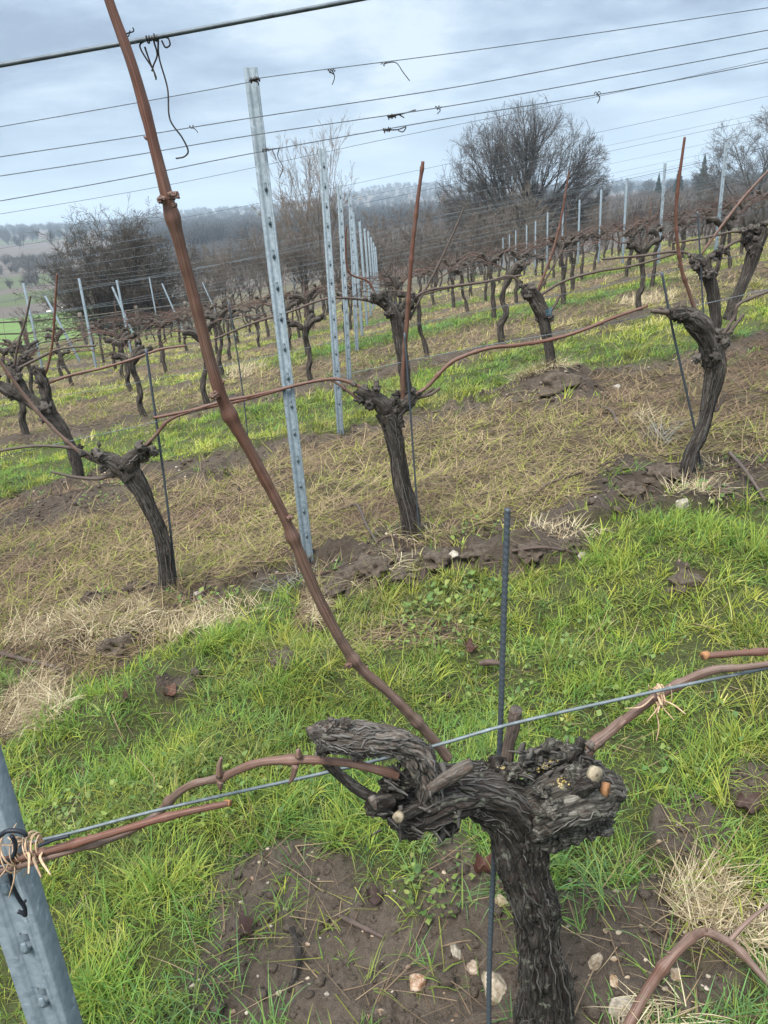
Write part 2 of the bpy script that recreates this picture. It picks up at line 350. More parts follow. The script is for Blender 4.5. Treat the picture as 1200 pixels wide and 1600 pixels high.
# ================================================================== ground sheet
def build_ground():
    d = np.concatenate([[.02, .15], np.geomspace(.3, 40, 760), np.geomspace(41, 4600, 150)])
    a = np.concatenate([np.linspace(-math.pi, -.85, 50)[:-1], np.linspace(-.85, .85, 660), np.linspace(.85, math.pi, 50)[1:-1]])
    x = d[:, None]*np.sin(a)[None, :]; y = d[:, None]*np.cos(a)[None, :]
    z, g, s, so, n, n2, n3 = ground_z(x, y, True)
    nd, na = x.shape; i = np.arange(nd-1)[:, None]*na; j = np.arange(na)[None, :]; j2 = (j+1) % na
    Q = np.stack([i+j, i+j2, i+na+j2, i+na+j], -1).reshape(-1, 4)[:, ::-1]
    c = np.zeros(x.shape+(4,)); c[..., 3] = 1
    dirt = np.array([.125, .095, .072])*(1+.25*n[..., None]+.12*n2[..., None])*np.where(vcoord(x, y) > 1.6, .78, 1)[..., None]; gr = np.array([.075, .085, .026])*(1+.3*n3[..., None]); stw = np.array([.110, .080, .052])*(1+.3*n2[..., None])
    col = gr*g[..., None]+stw*s[..., None]+dirt*so[..., None]
    D = np.hypot(x, y); az = np.arctan2(x, y)
    # distant pasture and woodland floor
    past = np.array([.13, .20, .055])*(1+.12*fbm2(x, y, 12, 2, 41))[..., None]; wood = np.array([.10, .080, .066])+0*past
    scrub = np.array([.10, .085, .05])+0*past
    f1 = ((az < -.27) & (D > 62) & (D < 176)); f2 = (fbm2(x*.6, y, 260, 2, 44) > .42) & (D > 420) & (az < .1); f3 = (az < -.3) & (((D > 215) & (D < 275)) | ((D > 330) & (D < 410)))
    far = np.where((f1 | f2 | f3)[..., None], past*np.where(f1[..., None], [.85, .92, .75], [.5, .42, .5]), np.where((D < 110)[..., None], scrub, wood))
    w = sst(40, 56, D)[..., None]; c[..., :3] = np.clip(col*(1-w)+far*w, 0, 1)
    me = mesh('ground', np.stack([x, y, z], -1).reshape(-1, 3), Q, M_GROUND, attrs={'Col': c.reshape(-1, 4), 'soil': so.ravel()})
    tag(obj('ground', me), kind='structure')
build_ground()
# ================================================================== scattering
def scatter(n, dmin, dmax, ref, pw, amax=.72):
    """n points whose density per area is even out to ref and falls as distance^-pw beyond"""
    g = np.geomspace(dmin, dmax, 2000); dens = np.where(g < ref, 1, (ref/g)**pw)*g
    cdf = np.concatenate([[0], np.cumsum(.5*(dens[1:]+dens[:-1])*np.diff(g))]); cdf /= cdf[-1]
    d = np.interp(rng.random(n), cdf, g); a = rng.uniform(-amax, amax, n)
    return d*np.sin(a), d*np.cos(a), d
def blades(x, y, z, length, width, lean, az, bend, C, seg=3):
    """curved tapering blades; lean 0 upright .. 1 flat"""
    n = len(x); t = np.linspace(0, 1, seg+1)[None, :]
    th = lean[:, None]*1.45+bend[:, None]*t          # angle from the vertical
    dl = length[:, None]/seg
    h = np.concatenate([np.zeros((n, 1)), np.cumsum(np.sin((th[:, 1:]+th[:, :-1])/2)*dl, 1)], 1)
    v = np.concatenate([np.zeros((n, 1)), np.cumsum(np.cos((th[:, 1:]+th[:, :-1])/2)*dl, 1)], 1)
    ca, sa = np.cos(az)[:, None], np.sin(az)[:, None]
    px = x[:, None]+ca*h; py = y[:, None]+sa*h; pz = z[:, None]+v
    w = width[:, None]*.5*(1-t**1.6*.92)
    wx, wy = -sa*w, ca*w
    V = np.stack([np.stack([px-wx, py-wy, pz], -1), np.stack([px+wx, py+wy, pz+w*.3], -1)], 2).reshape(n, -1, 3)
    m = (seg+1)*2; k = np.arange(seg)*2; q = np.stack([k, k+1, k+3, k+2], -1)
    Q = (q[None]+(np.arange(n)*m)[:, None, None]).reshape(-1, 4)
    CC = np.repeat(np.concatenate([C, np.ones((n, 1))], 1)[:, None, :], m, 1)
    return V.reshape(-1, 3), Q, CC.reshape(-1, 4)
def build_grass():
    nt_ = 42000; per = 14
    tx, ty, td = scatter(nt_, .35, 42, 1.5, 1.55, .92)
    g, s, so, n, n2, n3 = masks(tx, ty); gap = sst(-.62, -.2, noise2(tx, ty, .19, 91)+.4*noise2(tx, ty, .07, 92)); keep = rng.random(nt_) < np.clip(g*1.15-.1, .0, 1)*np.where(td < 8, .12+.88*gap, 1)+.075*(so > .4)+.16*s*(n2 > 0)
    tx, ty, td, n, n3, s, n2 = (q[keep] for q in (tx, ty, td, n, n3, s, n2)); m = len(tx)
    R = .018*np.maximum(td/1.5, 1)**.62*rng.uniform(.6, 1.7, m)
    tl = rng.uniform(.5, 1.4, m)*(1+.25*n)*(1+.45*noise2(tx, ty, .24, 93)); taz = rng.uniform(0, 6.28, m); dry = np.clip(rng.normal(.37, .22, m)+.45*n3+.35*n+.45*s, 0, 1); dark = rng.uniform(.7, 1.25, m)*(1-.25*(n > .25)); blue = np.clip(rng.normal(.12, .25, m)-.5*n3, 0, 1)
    rep = lambda q: np.repeat(q, per)
    a = rng.uniform(0, 6.28, m*per); r = np.sqrt(rng.random(m*per))*rep(R)
    x, y = rep(tx)+np.cos(a)*r, rep(ty)+np.sin(a)*r
    az = np.where(rng.random(m*per) < .55, a+rng.normal(0, .5, m*per), rep(taz)+rng.normal(0, .7, m*per))
    sc = np.maximum(rep(td)/1.5, 1)
    l1 = rep(tl)*rng.uniform(.026, .082, m*per)*np.minimum(sc**.22, 1.7)
    w1 = rng.uniform(.0016, .0036, m*per)*sc**.62
    C = grass_col(rep(dry)+rng.normal(0, .14, m*per), rep(dark)*rng.uniform(.8, 1.2, m*per), rep(blue))
    lean = np.clip(rng.beta(2.4, 2.2, m*per)*.95, 0, 1); bend = rng.uniform(.2, 1.5, m*per)
    # fine undergrowth
    k = 110000; ux, uy, ud = scatter(k, .35, 14, 1.5, 1.7, .92)
    g, s, so, n, n2, n3 = masks(ux, uy); kp = rng.random(k) < np.clip(g*1.1-.05, 0, 1); ux, uy, ud, n3 = (q[kp] for q in (ux, uy, ud, n3)); k = len(ux)
    us = np.maximum(ud/1.5, 1)
    x = np.concatenate([x, ux]); y = np.concatenate([y, uy]); z = ground_z(x, y)-.004
    V, Q, CC = blades(x, y, z, np.concatenate([l1, rng.uniform(.02, .055, k)*us**.2]), np.concatenate([w1, rng.uniform(.0012, .0026, k)*us**.6]),
        np.concatenate([lean, rng.beta(2, 2, k)]), np.concatenate([az, rng.uniform(0, 6.28, k)]), np.concatenate([bend, rng.uniform(0, 1.6, k)]),
        np.concatenate([C, grass_col(rng.normal(.42, .3, k)+.3*n3, rng.uniform(.55, 1.2, k), rng.uniform(0, .25, k))]))
    tag(obj('grass', mesh('grass', V, Q, M_GRASS, attrs={'Col': CC})), 'green and yellowing grass growing over the vineyard ground', 'grass', kind='stuff')
def grass_col(dry, dark, blue):
    dry = np.clip(dry, 0, 1)[:, None]; b = np.clip(blue, 0, 1)[:, None]
    g = np.array([.150, .265, .040]); yl = np.array([.42, .42, .068]); st = np.array([.55, .48, .22]); bl = np.array([.135, .27, .105])
    c = np.where(dry < .6, g+(yl-g)*dry/.6, yl+(st-yl)*(dry-.6)/.4); c = c*(1-b)+bl*b
    return np.clip(c*dark[:, None], .005, .8)
build_grass()
def build_straw():
    k = 230000; x, y, d = scatter(k, .5, 38, 3.2, 1.9)
    g, s, so, n, n2, n3 = masks(x, y); kp = rng.random(k) < np.clip(s*1.1, 0, 1)+.09*so+.02*g; x, y, d, s, so, n2, n3 = (q[kp] for q in (x, y, d, s, so, n2, n3)); k = len(x)
    sc = np.maximum(d/2.0, 1); z = ground_z(x, y)+rng.uniform(-.004, .030, k)*np.where(s > .3, 1, .25)*(1+.8*n2)
    br = sst(.0, .5, noise2(x, y, .5, 77)+.25*(d > 5))[:, None];
    t = np.clip(rng.normal(.45, .3, k)+.4*n3, 0, 1)[:, None]; gn = (rng.random(k) < .24*np.where(d > 5, .35, 1)*(1-.6*br[:, 0]))[:, None]
    C = np.array([.17, .115, .075])*(1-t)+(np.array([.47, .36, .205])*(1-br)+np.array([.34, .24, .155])*br)*t; C = np.where(gn, np.array([.29, .30, .065])*(.7+.7*t), C)*rng.uniform(.6, 1.15, k)[:, None]
    V, Q, CC = blades(x, y, z, rng.uniform(.05, .19, k)*sc**.2, rng.uniform(.0014, .0032, k)*np.maximum(d/2.6, 1)**.72, rng.uniform(.78, 1.02, k), rng.uniform(0, 6.28, k)*1.0, rng.uniform(-.25, .5, k), C, 2)
    tag(obj('straw_mulch', mesh('straw_mulch', V, Q, M_STRAW, attrs={'Col': CC})), 'flattened pale straw mulch lying between the vine rows', 'straw', kind='stuff')
build_straw()
def build_tufts():
    """bleached grass heaps"""
    L_ = [(120, 990, 50, 22, 480, .12), (205, 968, 36, 18, 420, .11), (170, 1010, 40, 16, 300, .11), (250, 985, 40, 16, 260, .10), (320, 992, 60, 16, 220, .11), (40, 1095, 36, 36, 800, .16), (75, 1120, 40, 22, 350, .13), (60, 990, 60, 25, 350, .12), (492, 950, 16, 26, 260, .10), (350, 965, 60, 22, 260, .12),
          (450, 915, 40, 14, 90, .12), (1105, 1410, 55, 45, 420, .11), (1165, 1440, 40, 40, 260, .12), (1015, 1600, 60, 25, 90, .1), (845, 605, 45, 10, 700, .16), (1010, 470, 40, 10, 500, .2), (1008, 660, 9, 14, 50, .20), (1025, 690, 10, 14, 60, .22), (1110, 740, 30, 12, 70, .13), (640, 850, 40, 10, 200, .12),
          (385, 585, 30, 8, 500, .2), (800, 455, 30, 10, 300, .2), (1090, 800, 50, 14, 200, .13), (1065, 440, 30, 8, 300, .2), (880, 850, 60, 10, 150, .1), (600, 910, 60, 16, 140, .12)]
    X = [];
    for px, py, rx, ry, n, ln in L_:
        cx, cy, ax, ay = ell(px, py, rx, ry); a = rng.uniform(0, 6.28, n); r = np.sqrt(rng.random(n)); base = rng.uniform(0, 6.28)
        X.append(np.stack([cx+ax*r*np.cos(a), cy+ay*r*np.sin(a), rng.uniform(.4, 1.1, n)*ln, a*.5+rng.normal(base, .9, n), np.full(n, np.hypot(cx, cy)), np.full(n, 1. if px not in (1000, 1025, 1115, 450) else 2.)], 1))
    X = np.concatenate(X); n = len(X); z = ground_z(X[:, 0], X[:, 1])+rng.uniform(0, .03, n)
    t = rng.random(n)[:, None]; C = np.array([.24, .17, .095])*(1-t)+np.array([.62, .53, .35])*t; C = np.where(X[:, 5:6] > 1.5, np.array([.30, .285, .25])*(.5+.6*t), C)
    V, Q, CC = blades(X[:, 0], X[:, 1], z, X[:, 2], rng.uniform(.0012, .0028, n)*np.maximum(X[:, 4]/2, 1)**.7, rng.beta(5, 1.6, n), X[:, 3], rng.uniform(-.4, 1.2, n), C, 4)
    tag(obj('dry_grass', mesh('dry_grass', V, Q, M_STRAW, attrs={'Col': CC})), 'bleached heaps of dead grass around the vine feet', 'dry grass', kind='stuff')
build_tufts()
def build_long_grass():
    L_ = [(560, 1300, 60, 30, 260, .15, 0), (430, 1268, 60, 24, 240, .15, 0), (250, 1400, 60, 40, 300, .16, 0), (640, 1325, 30, 18, 60, .11, 1), (345, 1545, 50, 40, 300, .14, 1), (430, 1590, 30, 16, 80, .11, 1), (460, 1405, 16, 22, 60, .10, 0), (150, 1500, 60, 60, 280, .15, 0), (820, 1300, 40, 20, 120, .10, 0), (930, 1400, 50, 40, 260, .12, 1), (1080, 1230, 70, 30, 260, .12, 0), (330, 1020, 70, 25, 420, .15, 0),
          (440, 1090, 60, 25, 300, .13, 0), (1040, 840, 70, 25, 500, .15, 0), (1150, 860, 60, 30, 460, .15, 0), (960, 880, 50, 18, 300, .12, 0), (900, 1080, 70, 30, 260, .11, 0), (1010, 1100, 70, 30, 260, .11, 0), (900, 1280, 40, 20, 160, .12, 1), (720, 1400, 16, 40, 90, .10, 1), (520, 1450, 20, 20, 60, .10, 0), (1090, 1300, 40, 16, 90, .1, 0), (60, 1180, 90, 40, 260, .13, 0), (250, 1180, 90, 40, 260, .12, 0), (640, 1060, 70, 30, 220, .11, 0), (880, 960, 80, 30, 260, .11, 0), (1120, 1180, 70, 40, 240, .13, 0), (300, 1300, 60, 30, 240, .14, 0), (650, 1490, 25, 25, 60, .09, 1), (1130, 1380, 60, 30, 200, .13, 0), (860, 1350, 25, 30, 110, .13, 1)]
    X = []
    for px, py, rx, ry, n, ln, bl in L_:
        cx, cy, ax, ay = ell(px, py, rx, ry); nt2 = max(3, n//22); ta = rng.uniform(0, 6.28, nt2); tr = np.sqrt(rng.random(nt2)); k = rng.integers(0, nt2, n); sz = rng.uniform(.7, 1.3, nt2); dirn = rng.uniform(0, 6.28, nt2)
        x = cx+(ax*tr*np.cos(ta))[k]+rng.normal(0, .018, n); y = cy+(ay*tr*np.sin(ta))[k]+rng.normal(0, .018, n)
        X.append(np.stack([x, y, .78*ln*sz[k]*rng.uniform(.5, 1.15, n), np.where(rng.random(n) < .6, dirn[k]+rng.normal(0, .7, n), rng.uniform(0, 6.28, n)), np.full(n, bl), rng.normal(.25, .2, nt2)[k]+rng.normal(0, .12, n)], 1))
    X = np.concatenate(X); mk = masks(X[:, 0], X[:, 1])[2]; X = X[(mk < .5) | (rng.random(len(X)) < .22)]; n = len(X); z = ground_z(X[:, 0], X[:, 1])-.004
    C = grass_col(X[:, 5], rng.uniform(.75, 1.25, n), np.where(X[:, 4] > 0, rng.uniform(.3, 1, n), rng.uniform(0, .35, n)))
    V, Q, CC = blades(X[:, 0], X[:, 1], z, X[:, 2], rng.uniform(.002, .0042, n), rng.beta(2, 3, n)*.8, X[:, 3], rng.uniform(.4, 1.9, n), C, 5)
    tag(obj('long_grass', mesh('long_grass', V, Q, M_GRASS, attrs={'Col': CC})), 'longer arching green grass tufts around the nearest vine', 'grass', kind='stuff')
build_long_grass()
def build_weeds():
    """small broad leaves between the grass"""
    P = []
    for px, py, rx, ry, n in ((720, 970, 90, 60, 260), (250, 1260, 180, 60, 150), (680, 1395, 60, 50, 60), (430, 1230, 120, 60, 120), (900, 1040, 180, 70, 160), (90, 1330, 90, 60, 110), (740, 840, 40, 18, 40), (660, 1000, 60, 40, 80), (1000, 1150, 160, 90, 120), (330, 940, 50, 18, 60), (640, 1290, 60, 30, 60), (180, 775, 60, 20, 120), (1090, 790, 40, 20, 90), (830, 1290, 100, 60, 40)):
        cx, cy, ax, ay = ell(px, py, rx, ry); a = rng.uniform(0, 6.28, n); r = np.sqrt(rng.random(n)); P.append(np.stack([cx+ax*r*np.cos(a), cy+ay*r*np.sin(a)], 1))
    P = np.concatenate(P); n = len(P); z = ground_z(P[:, 0], P[:, 1])+rng.uniform(.01, .055, n); mb = MB()
    ang = np.linspace(0, 2*np.pi, 9)[:-1]
    for k in range(n):
        r = rng.uniform(.003, .0085)*(1 if P[k, 1] < 2.3 else 1.3); th = rng.uniform(0, 6.28); tl = rng.uniform(-.7, .7, 2); rr = r*(1+.28*np.cos(ang*rng.integers(2, 5)+th))
        x, y = rr*np.cos(ang), rr*np.sin(ang); V = np.stack([P[k, 0]+x, P[k, 1]+y, z[k]+x*tl[0]+y*tl[1]+.15*r*np.cos(2*ang)], 1); V = np.vstack([V, [P[k, 0], P[k, 1], z[k]-.2*r]])
        j = np.arange(8); T = np.stack([j, (j+1) % 8, np.full(8, 8)], 1); yl = rng.random()
        c = (np.array([.075, .15, .035])*(1-yl)+np.array([.20, .25, .06])*yl) if rng.random() < .97 else np.array([.24, .26, .07])
        mb.add(V, None, T, Col=np.append(c*rng.uniform(.7, 1.2), 1))
    o = mb.build('clover_weeds', M_LEAF); tag(o, 'small round clover and weed leaves mixed into the grass', 'weeds', kind='stuff')
build_weeds()
ICO = None
def rock(r, seed, sq=(1, .8, .6), n=14, amp=.35, fs=1.3):
    a = np.linspace(0, np.pi, n); b = np.linspace(0, 2*np.pi, 2*n, endpoint=False)
    d = np.stack([np.sin(a)[:, None]*np.cos(b), np.sin(a)[:, None]*np.sin(b), np.repeat(np.cos(a)[:, None], 2*n, 1)], -1)
    f = 1+amp*noise(d*fs+seed*3.1, seed)+amp*.4*noise(d*3.7+seed, seed+1)
    V = (d*f[..., None]*np.array(sq)*r).reshape(-1, 3); m = 2*n
    i = np.arange(n-1)[:, None]*m; j = np.arange(m)[None, :]; j2 = (j+1) % m
    return V, np.stack([i+j, i+m+j, i+m+j2, i+j2], -1).reshape(-1, 4)
def chip(r, seed, sq=(1, .8, .6), n=18, planes=11):
    r_ = np.random.default_rng(seed); a = np.linspace(0, np.pi, n); b = np.linspace(0, 2*np.pi, 2*n, endpoint=False)
    d = np.stack([np.sin(a)[:, None]*np.cos(b), np.sin(a)[:, None]*np.sin(b), np.repeat(np.cos(a)[:, None], 2*n, 1)], -1)
    nn = r_.normal(0, 1, (planes, 3)); nn /= np.linalg.norm(nn, axis=1)[:, None]; h = r_.uniform(.62, 1.0, planes)
    f = np.min(np.where(d@nn.T > .05, h/np.maximum(d@nn.T, .05), 9), axis=-1); f = np.minimum(f, 1.25)*(1+.07*noise(d*3+seed, seed)+.04*noise(d*9+seed, seed+1))
    V = (d*f[..., None]*np.array(sq)*r).reshape(-1, 3); m = 2*n; i = np.arange(n-1)[:, None]*m; j = np.arange(m)[None, :]; j2 = (j+1) % m
    return V, np.stack([i+j, i+m+j, i+m+j2, i+j2], -1).reshape(-1, 4)
def build_pebbles():
    for nm, lb, k, M_, crumb in (('soil_crumbs', 'crumbs of damp soil strewn over the bare earth', 15000, M_CLOD, 1), ('grit', 'small pale pebbles and grit strewn over the bare earth', 1700, M_STONE, 0)):
        mb = MB(); x, y, d = scatter(k, .5, 8, 1.3, 1.3, .65); g, s, so, *_ = masks(x, y); kp = (rng.random(k) < so*.9); x, y, d = x[kp], y[kp], d[kp]; z = ground_z(x, y)
        protos = [rock(1, q, (1, .85, .7), 5, .5, 1.7) if crumb else chip(1, q, (1, .8, .6), 6) for q in range(40)]
        for q in range(len(x)):
            r = min(rng.exponential(.0030)+.0016, .015)*(1+.15*d[q]) if crumb else rng.uniform(.0022, .0058)*(1+.22*d[q]); V, Q = protos[q % 40]
            c = np.array([[.40, .27, .16], [.45, .36, .25], [.30, .16, .09], [.38, .33, .27]][rng.integers(4)])*rng.uniform(.22, .6)
            mb.add(V*r+[x[q], y[q], z[q]+.25*r], Q, Col=np.append(c, 1))
        tag(mb.build(nm, M_), lb, 'grit', kind='stuff')
build_pebbles()
def prunings():
    mb = MB(); k = 3000; x, y, d = scatter(k, 2.4, 16, 4, 1.2, .6); v = vcoord(x, y); g, s, so, *_ = masks(x, y); kp = rng.random(k) < s*.8+.3*so; x, y, d = x[kp], y[kp], d[kp]
    for cx, cy, rx, ry in [ell(870, 755, 80, 14)]: x = np.concatenate([x, cx+rng.normal(0, rx*.6, 26)]); y = np.concatenate([y, cy+rng.normal(0, ry*.6, 26)])
    for q in range(len(x)):
        a = rng.uniform(0, 6.28); l = rng.uniform(.06, .34); c, s_ = math.cos(a)*l, math.sin(a)*l
        px = x[q]+np.array([-.5, -.1, .5])*c+rng.normal(0, .01, 3); py = y[q]+np.array([-.5, -.1, .5])*s_+rng.normal(0, .01, 3); pz = ground_z(px, py)+rng.uniform(.008, .03)
        V, Q, T, bc = tube_arrays(np.stack([px, py, pz], 1), np.array([1, .9, .7])*rng.uniform(.0022, .0045), 6, 5); mb.add(V, Q, T, bark=bc, tone=rng.uniform(.2, 1))
    o = mb.build('prunings', M_CANEF); tag(o, 'chopped brown prunings littering the straw between rows', 'prunings', kind='stuff')
prunings()
STONES = [(653, 1540, 15, (.46, .22, .10), 'orange flint stone on bare soil beside the dark stake'), (777, 1545, 27, (.50, .38, .24), 'largest pale knobbly flint between stake and trunk'), (712, 1488, 12, (.50, .42, .31), 'cream flint on soil above the orange stone'),
 (737, 1512, 11, (.38, .24, .15), 'round brown flat stone left of the stake'), (590, 1585, 16, (.34, .22, .13), 'brown stone at the bottom edge of the soil patch'), (782, 1412, 13, (.50, .36, .18), 'tan stone half hidden between stake and old trunk'),
 (930, 1505, 15, (.48, .36, .24), 'buff stone on soil right of the old trunk'), (975, 1580, 20, (.45, .37, .28), 'broad grey buff stone beside the fallen cane'), (1055, 1522, 12, (.44, .28, .16), 'tan stone above the arching fallen cane'),
 (960, 1535, 10, (.46, .27, .13), 'small orange stone between trunk and fallen cane'), (1068, 788, 11, (.52, .47, .38), 'white stone at the foot of the right vine of the second row'), (910, 870, 8, (.50, .45, .36), 'pale stone on dark soil right of the dark stake top'), (708, 868, 9, (.50, .44, .36), 'whitish stone on the dug soil by the middle vine of the second row'), (310, 930, 8, (.5, .46, .4), 'small white stone right of the left vine foot'),
 (963, 605, 6, (.6, .58, .54), 'white chip on the dark soil line of the third row')]
for k, (px, py, rp, c, lb) in enumerate(STONES):
    P = hit(px, py); r = rp*dep(P)/F; V, Q = chip(r*1.05, 40+k, (1, .78, .7), 22); mb = MB(); mb.add(V, Q, Col=np.append(np.array(c)*.36, 1))
    o = mb.build('flint_stone', M_STONE); o.location = P+np.array([0, 0, .12*r]); o.rotation_euler.z = rng.uniform(0, 6); tag(o, lb, 'stone', 'flint stones on the soil')
CLODS = [(450, 1035, 20, 'muddy brown clod sitting alone in the grass left of the long cane'), (1072, 915, 22, 'dark wet clod in the grass behind the right cane'), (590, 890, 26, 'big dark clod of dug soil under the middle post foot'), (545, 905, 20, 'clod of dug soil beside the grass near the tall cane'), (690, 880, 22, 'dark clod on the strip between stake and middle vine'), (870, 608, 26, 'upturned root clod with dead grass at a third row vine'), (640, 1600, 14, 'crumbly clod at the bottom edge in front of the soil patch'), (1035, 745, 24, 'heap of dark soil left of the right vine foot'), (185, 1012, 22, 'dark clod among bleached grass at the left'), (628, 905, 15, 'clod of dug soil below the middle vine foot of the second row'), (745, 868, 18, 'clod of dug soil just left of the stake top'), (835, 866, 20, 'rough clod of dug soil right of the stake top'), (885, 855, 16, 'small clod of dug soil at the right end of the dug strip'), (520, 925, 16, 'clod of dug soil just right of the tall cane'), (985, 770, 16, 'clod of dark soil on the strip left of the right vine'), (1120, 770, 18, 'clod of dark soil below the right vine foot')]
for k, (px, py, rp, lb) in enumerate(CLODS):
    P = hit(px, py); r = rp*dep(P)/F; V, Q = rock(r, 80+k, (1.1, .9, .7), 30, .5, 2.0)
    mb = MB(); mb.add(V, Q, Col=(.1, .1, .1, 1)); o = mb.build('soil_clod', M_CLOD); o.location = P+np.array([0, 0, .15*r]); tag(o, lb, 'soil clod', 'clods of dug soil')
LEAVES = [(757, 1365, 22, (.16, .05, .03), 'reddish curled dead leaf left of the old trunk'), (585, 1410, 16, (.09, .04, .03), 'dark red crumpled leaf on the soil patch'), (385, 1460, 18, (.10, .045, .04), 'purplish crumpled leaf at the left of the soil patch'), (265, 1090, 12, (.17, .06, .03), 'rust dead leaf in the grass under the long cane'), (198, 1098, 10, (.12, .05, .03), 'brown dead leaf in the grass at the left'), (735, 1018, 12, (.12, .04, .025), 'red brown dead leaf in the grass beside the stake'), (1165, 1265, 22, (.10, .045, .03), 'brown leaf litter beside the bare patch at the right'), (697, 1095, 9, (.10, .05, .04), 'small dark leaf in the grass above the old vine'), (700, 875, 8, (.2, .09, .05), 'tan leaf on dug soil behind the stake')]
for k, (px, py, rp, c, lb) in enumerate(LEAVES):
    P = hit(px, py); r = rp*dep(P)/F; n = 12; gx, gy = np.meshgrid(np.linspace(-1, 1, n), np.linspace(-1, 1, n)); ang = np.arctan2(gy, gx); rad = np.maximum(abs(gx), abs(gy))*(1+.13*np.cos(5*ang+k))*.9
    X, Y = rad*np.cos(ang)*r, rad*np.sin(ang)*r*.8; Z = .95*r*noise2(X/r, Y/r, .7, 90+k)+.55*r*rad**2+.25*r
    V = np.stack([X, Y, Z], -1).reshape(-1, 3); i, j = np.meshgrid(np.arange(n-1), np.arange(n-1)); q = (i*n+j).ravel(); Q = np.stack([q, q+1, q+n+1, q+n], 1)
    mb = MB(); mb.add(V, Q, Col=np.append(np.array(c)*.55+np.array([.01, .012, .012]), 1)); o = mb.build('dead_leaf', M_LEAF); o.location = P+np.array([0, 0, .008]); o.rotation_euler = (rng.uniform(-.4, .4), rng.uniform(-.4, .4), rng.uniform(0, 6)); tag(o, lb, 'dead leaf', 'fallen dead leaves')
# ================================================================== trees
def prism(P, R, C, sides=3):
    """P (n,k,3) polylines, R (n,k): n thin tubes at once"""
    n, k, _ = P.shape; t = np.gradient(P, axis=1); t /= np.linalg.norm(t, axis=2, keepdims=True)+1e-9
    ref = np.where(np.abs(t[..., 2:3]) > .9, [1., 0, 0], [0., 0, 1.]); u = np.cross(t, ref); u /= np.linalg.norm(u, axis=2, keepdims=True)+1e-9; w = np.cross(t, u)
    a = np.linspace(0, 2*np.pi, sides, endpoint=False)
    V = P[:, :, None, :]+R[:, :, None, None]*(np.cos(a)[:, None]*u[:, :, None, :]+np.sin(a)[:, None]*w[:, :, None, :])
    m = k*sides; i = np.arange(k-1)[:, None]*sides; j = np.arange(sides)[None, :]; j2 = (j+1) % sides
    q = np.stack([i+j, i+j2, i+sides+j2, i+sides+j], -1).reshape(-1, 4); Q = (q[None]+(np.arange(n)*m)[:, None, None]).reshape(-1, 4)
    CC = np.repeat(np.concatenate([np.broadcast_to(C, (n, 3)), np.ones((n, 1))], 1)[:, None], m, 1).reshape(-1, 4)
    return V.reshape(-1, 3), Q, CC
def grow(O, D, Ln, R, k, wig, up, r_end=.35, r_=None):
    r_ = r_ or rng
    n = len(O); P = np.zeros((n, k, 3)); P[:, 0] = O; d = D/np.linalg.norm(D, axis=1, keepdims=True); step = Ln/(k-1)
    for i in range(1, k):
        d = d+r_.normal(0, wig, (n, 3))+np.array([0, 0, 1])*up; d /= np.linalg.norm(d, axis=1, keepdims=True); P[:, i] = P[:, i-1]+d*step[:, None]
    return P, R[:, None]*np.linspace(1, r_end, k)[None, :]
def children(P, R, per, t0, ang, lr, Lpar, rr, shape=None, r_=None, back=.25):
    r_ = r_ or rng
    n, k, _ = P.shape; t = r_.uniform(t0, 1, (n, per)); x = t*(k-1); i = np.minimum(x.astype(int), k-2); f = (x-i)[..., None]; I = np.arange(n)[:, None]
    O = P[I, i]*(1-f)+P[I, i+1]*f; tg = P[I, i+1]-P[I, i]; tg /= np.linalg.norm(tg, axis=2, keepdims=True)+1e-9
    rd = r_.normal(0, 1, tg.shape); rd -= tg*(rd*tg).sum(2, keepdims=True); rd /= np.linalg.norm(rd, axis=2, keepdims=True)+1e-9
    th = r_.normal(ang, .18, t.shape)[..., None]; D = tg*np.cos(th)+rd*np.sin(th)
    Ln = Lpar[:, None]*lr*(1-back*2*(t-.5).clip(0))*r_.uniform(.6, 1.25, t.shape)
    Rr = (R[I, i]*(1-f[..., 0])+R[I, i+1]*f[..., 0])*rr
    return O.reshape(-1, 3), D.reshape(-1, 3), Ln.ravel(), Rr.ravel()
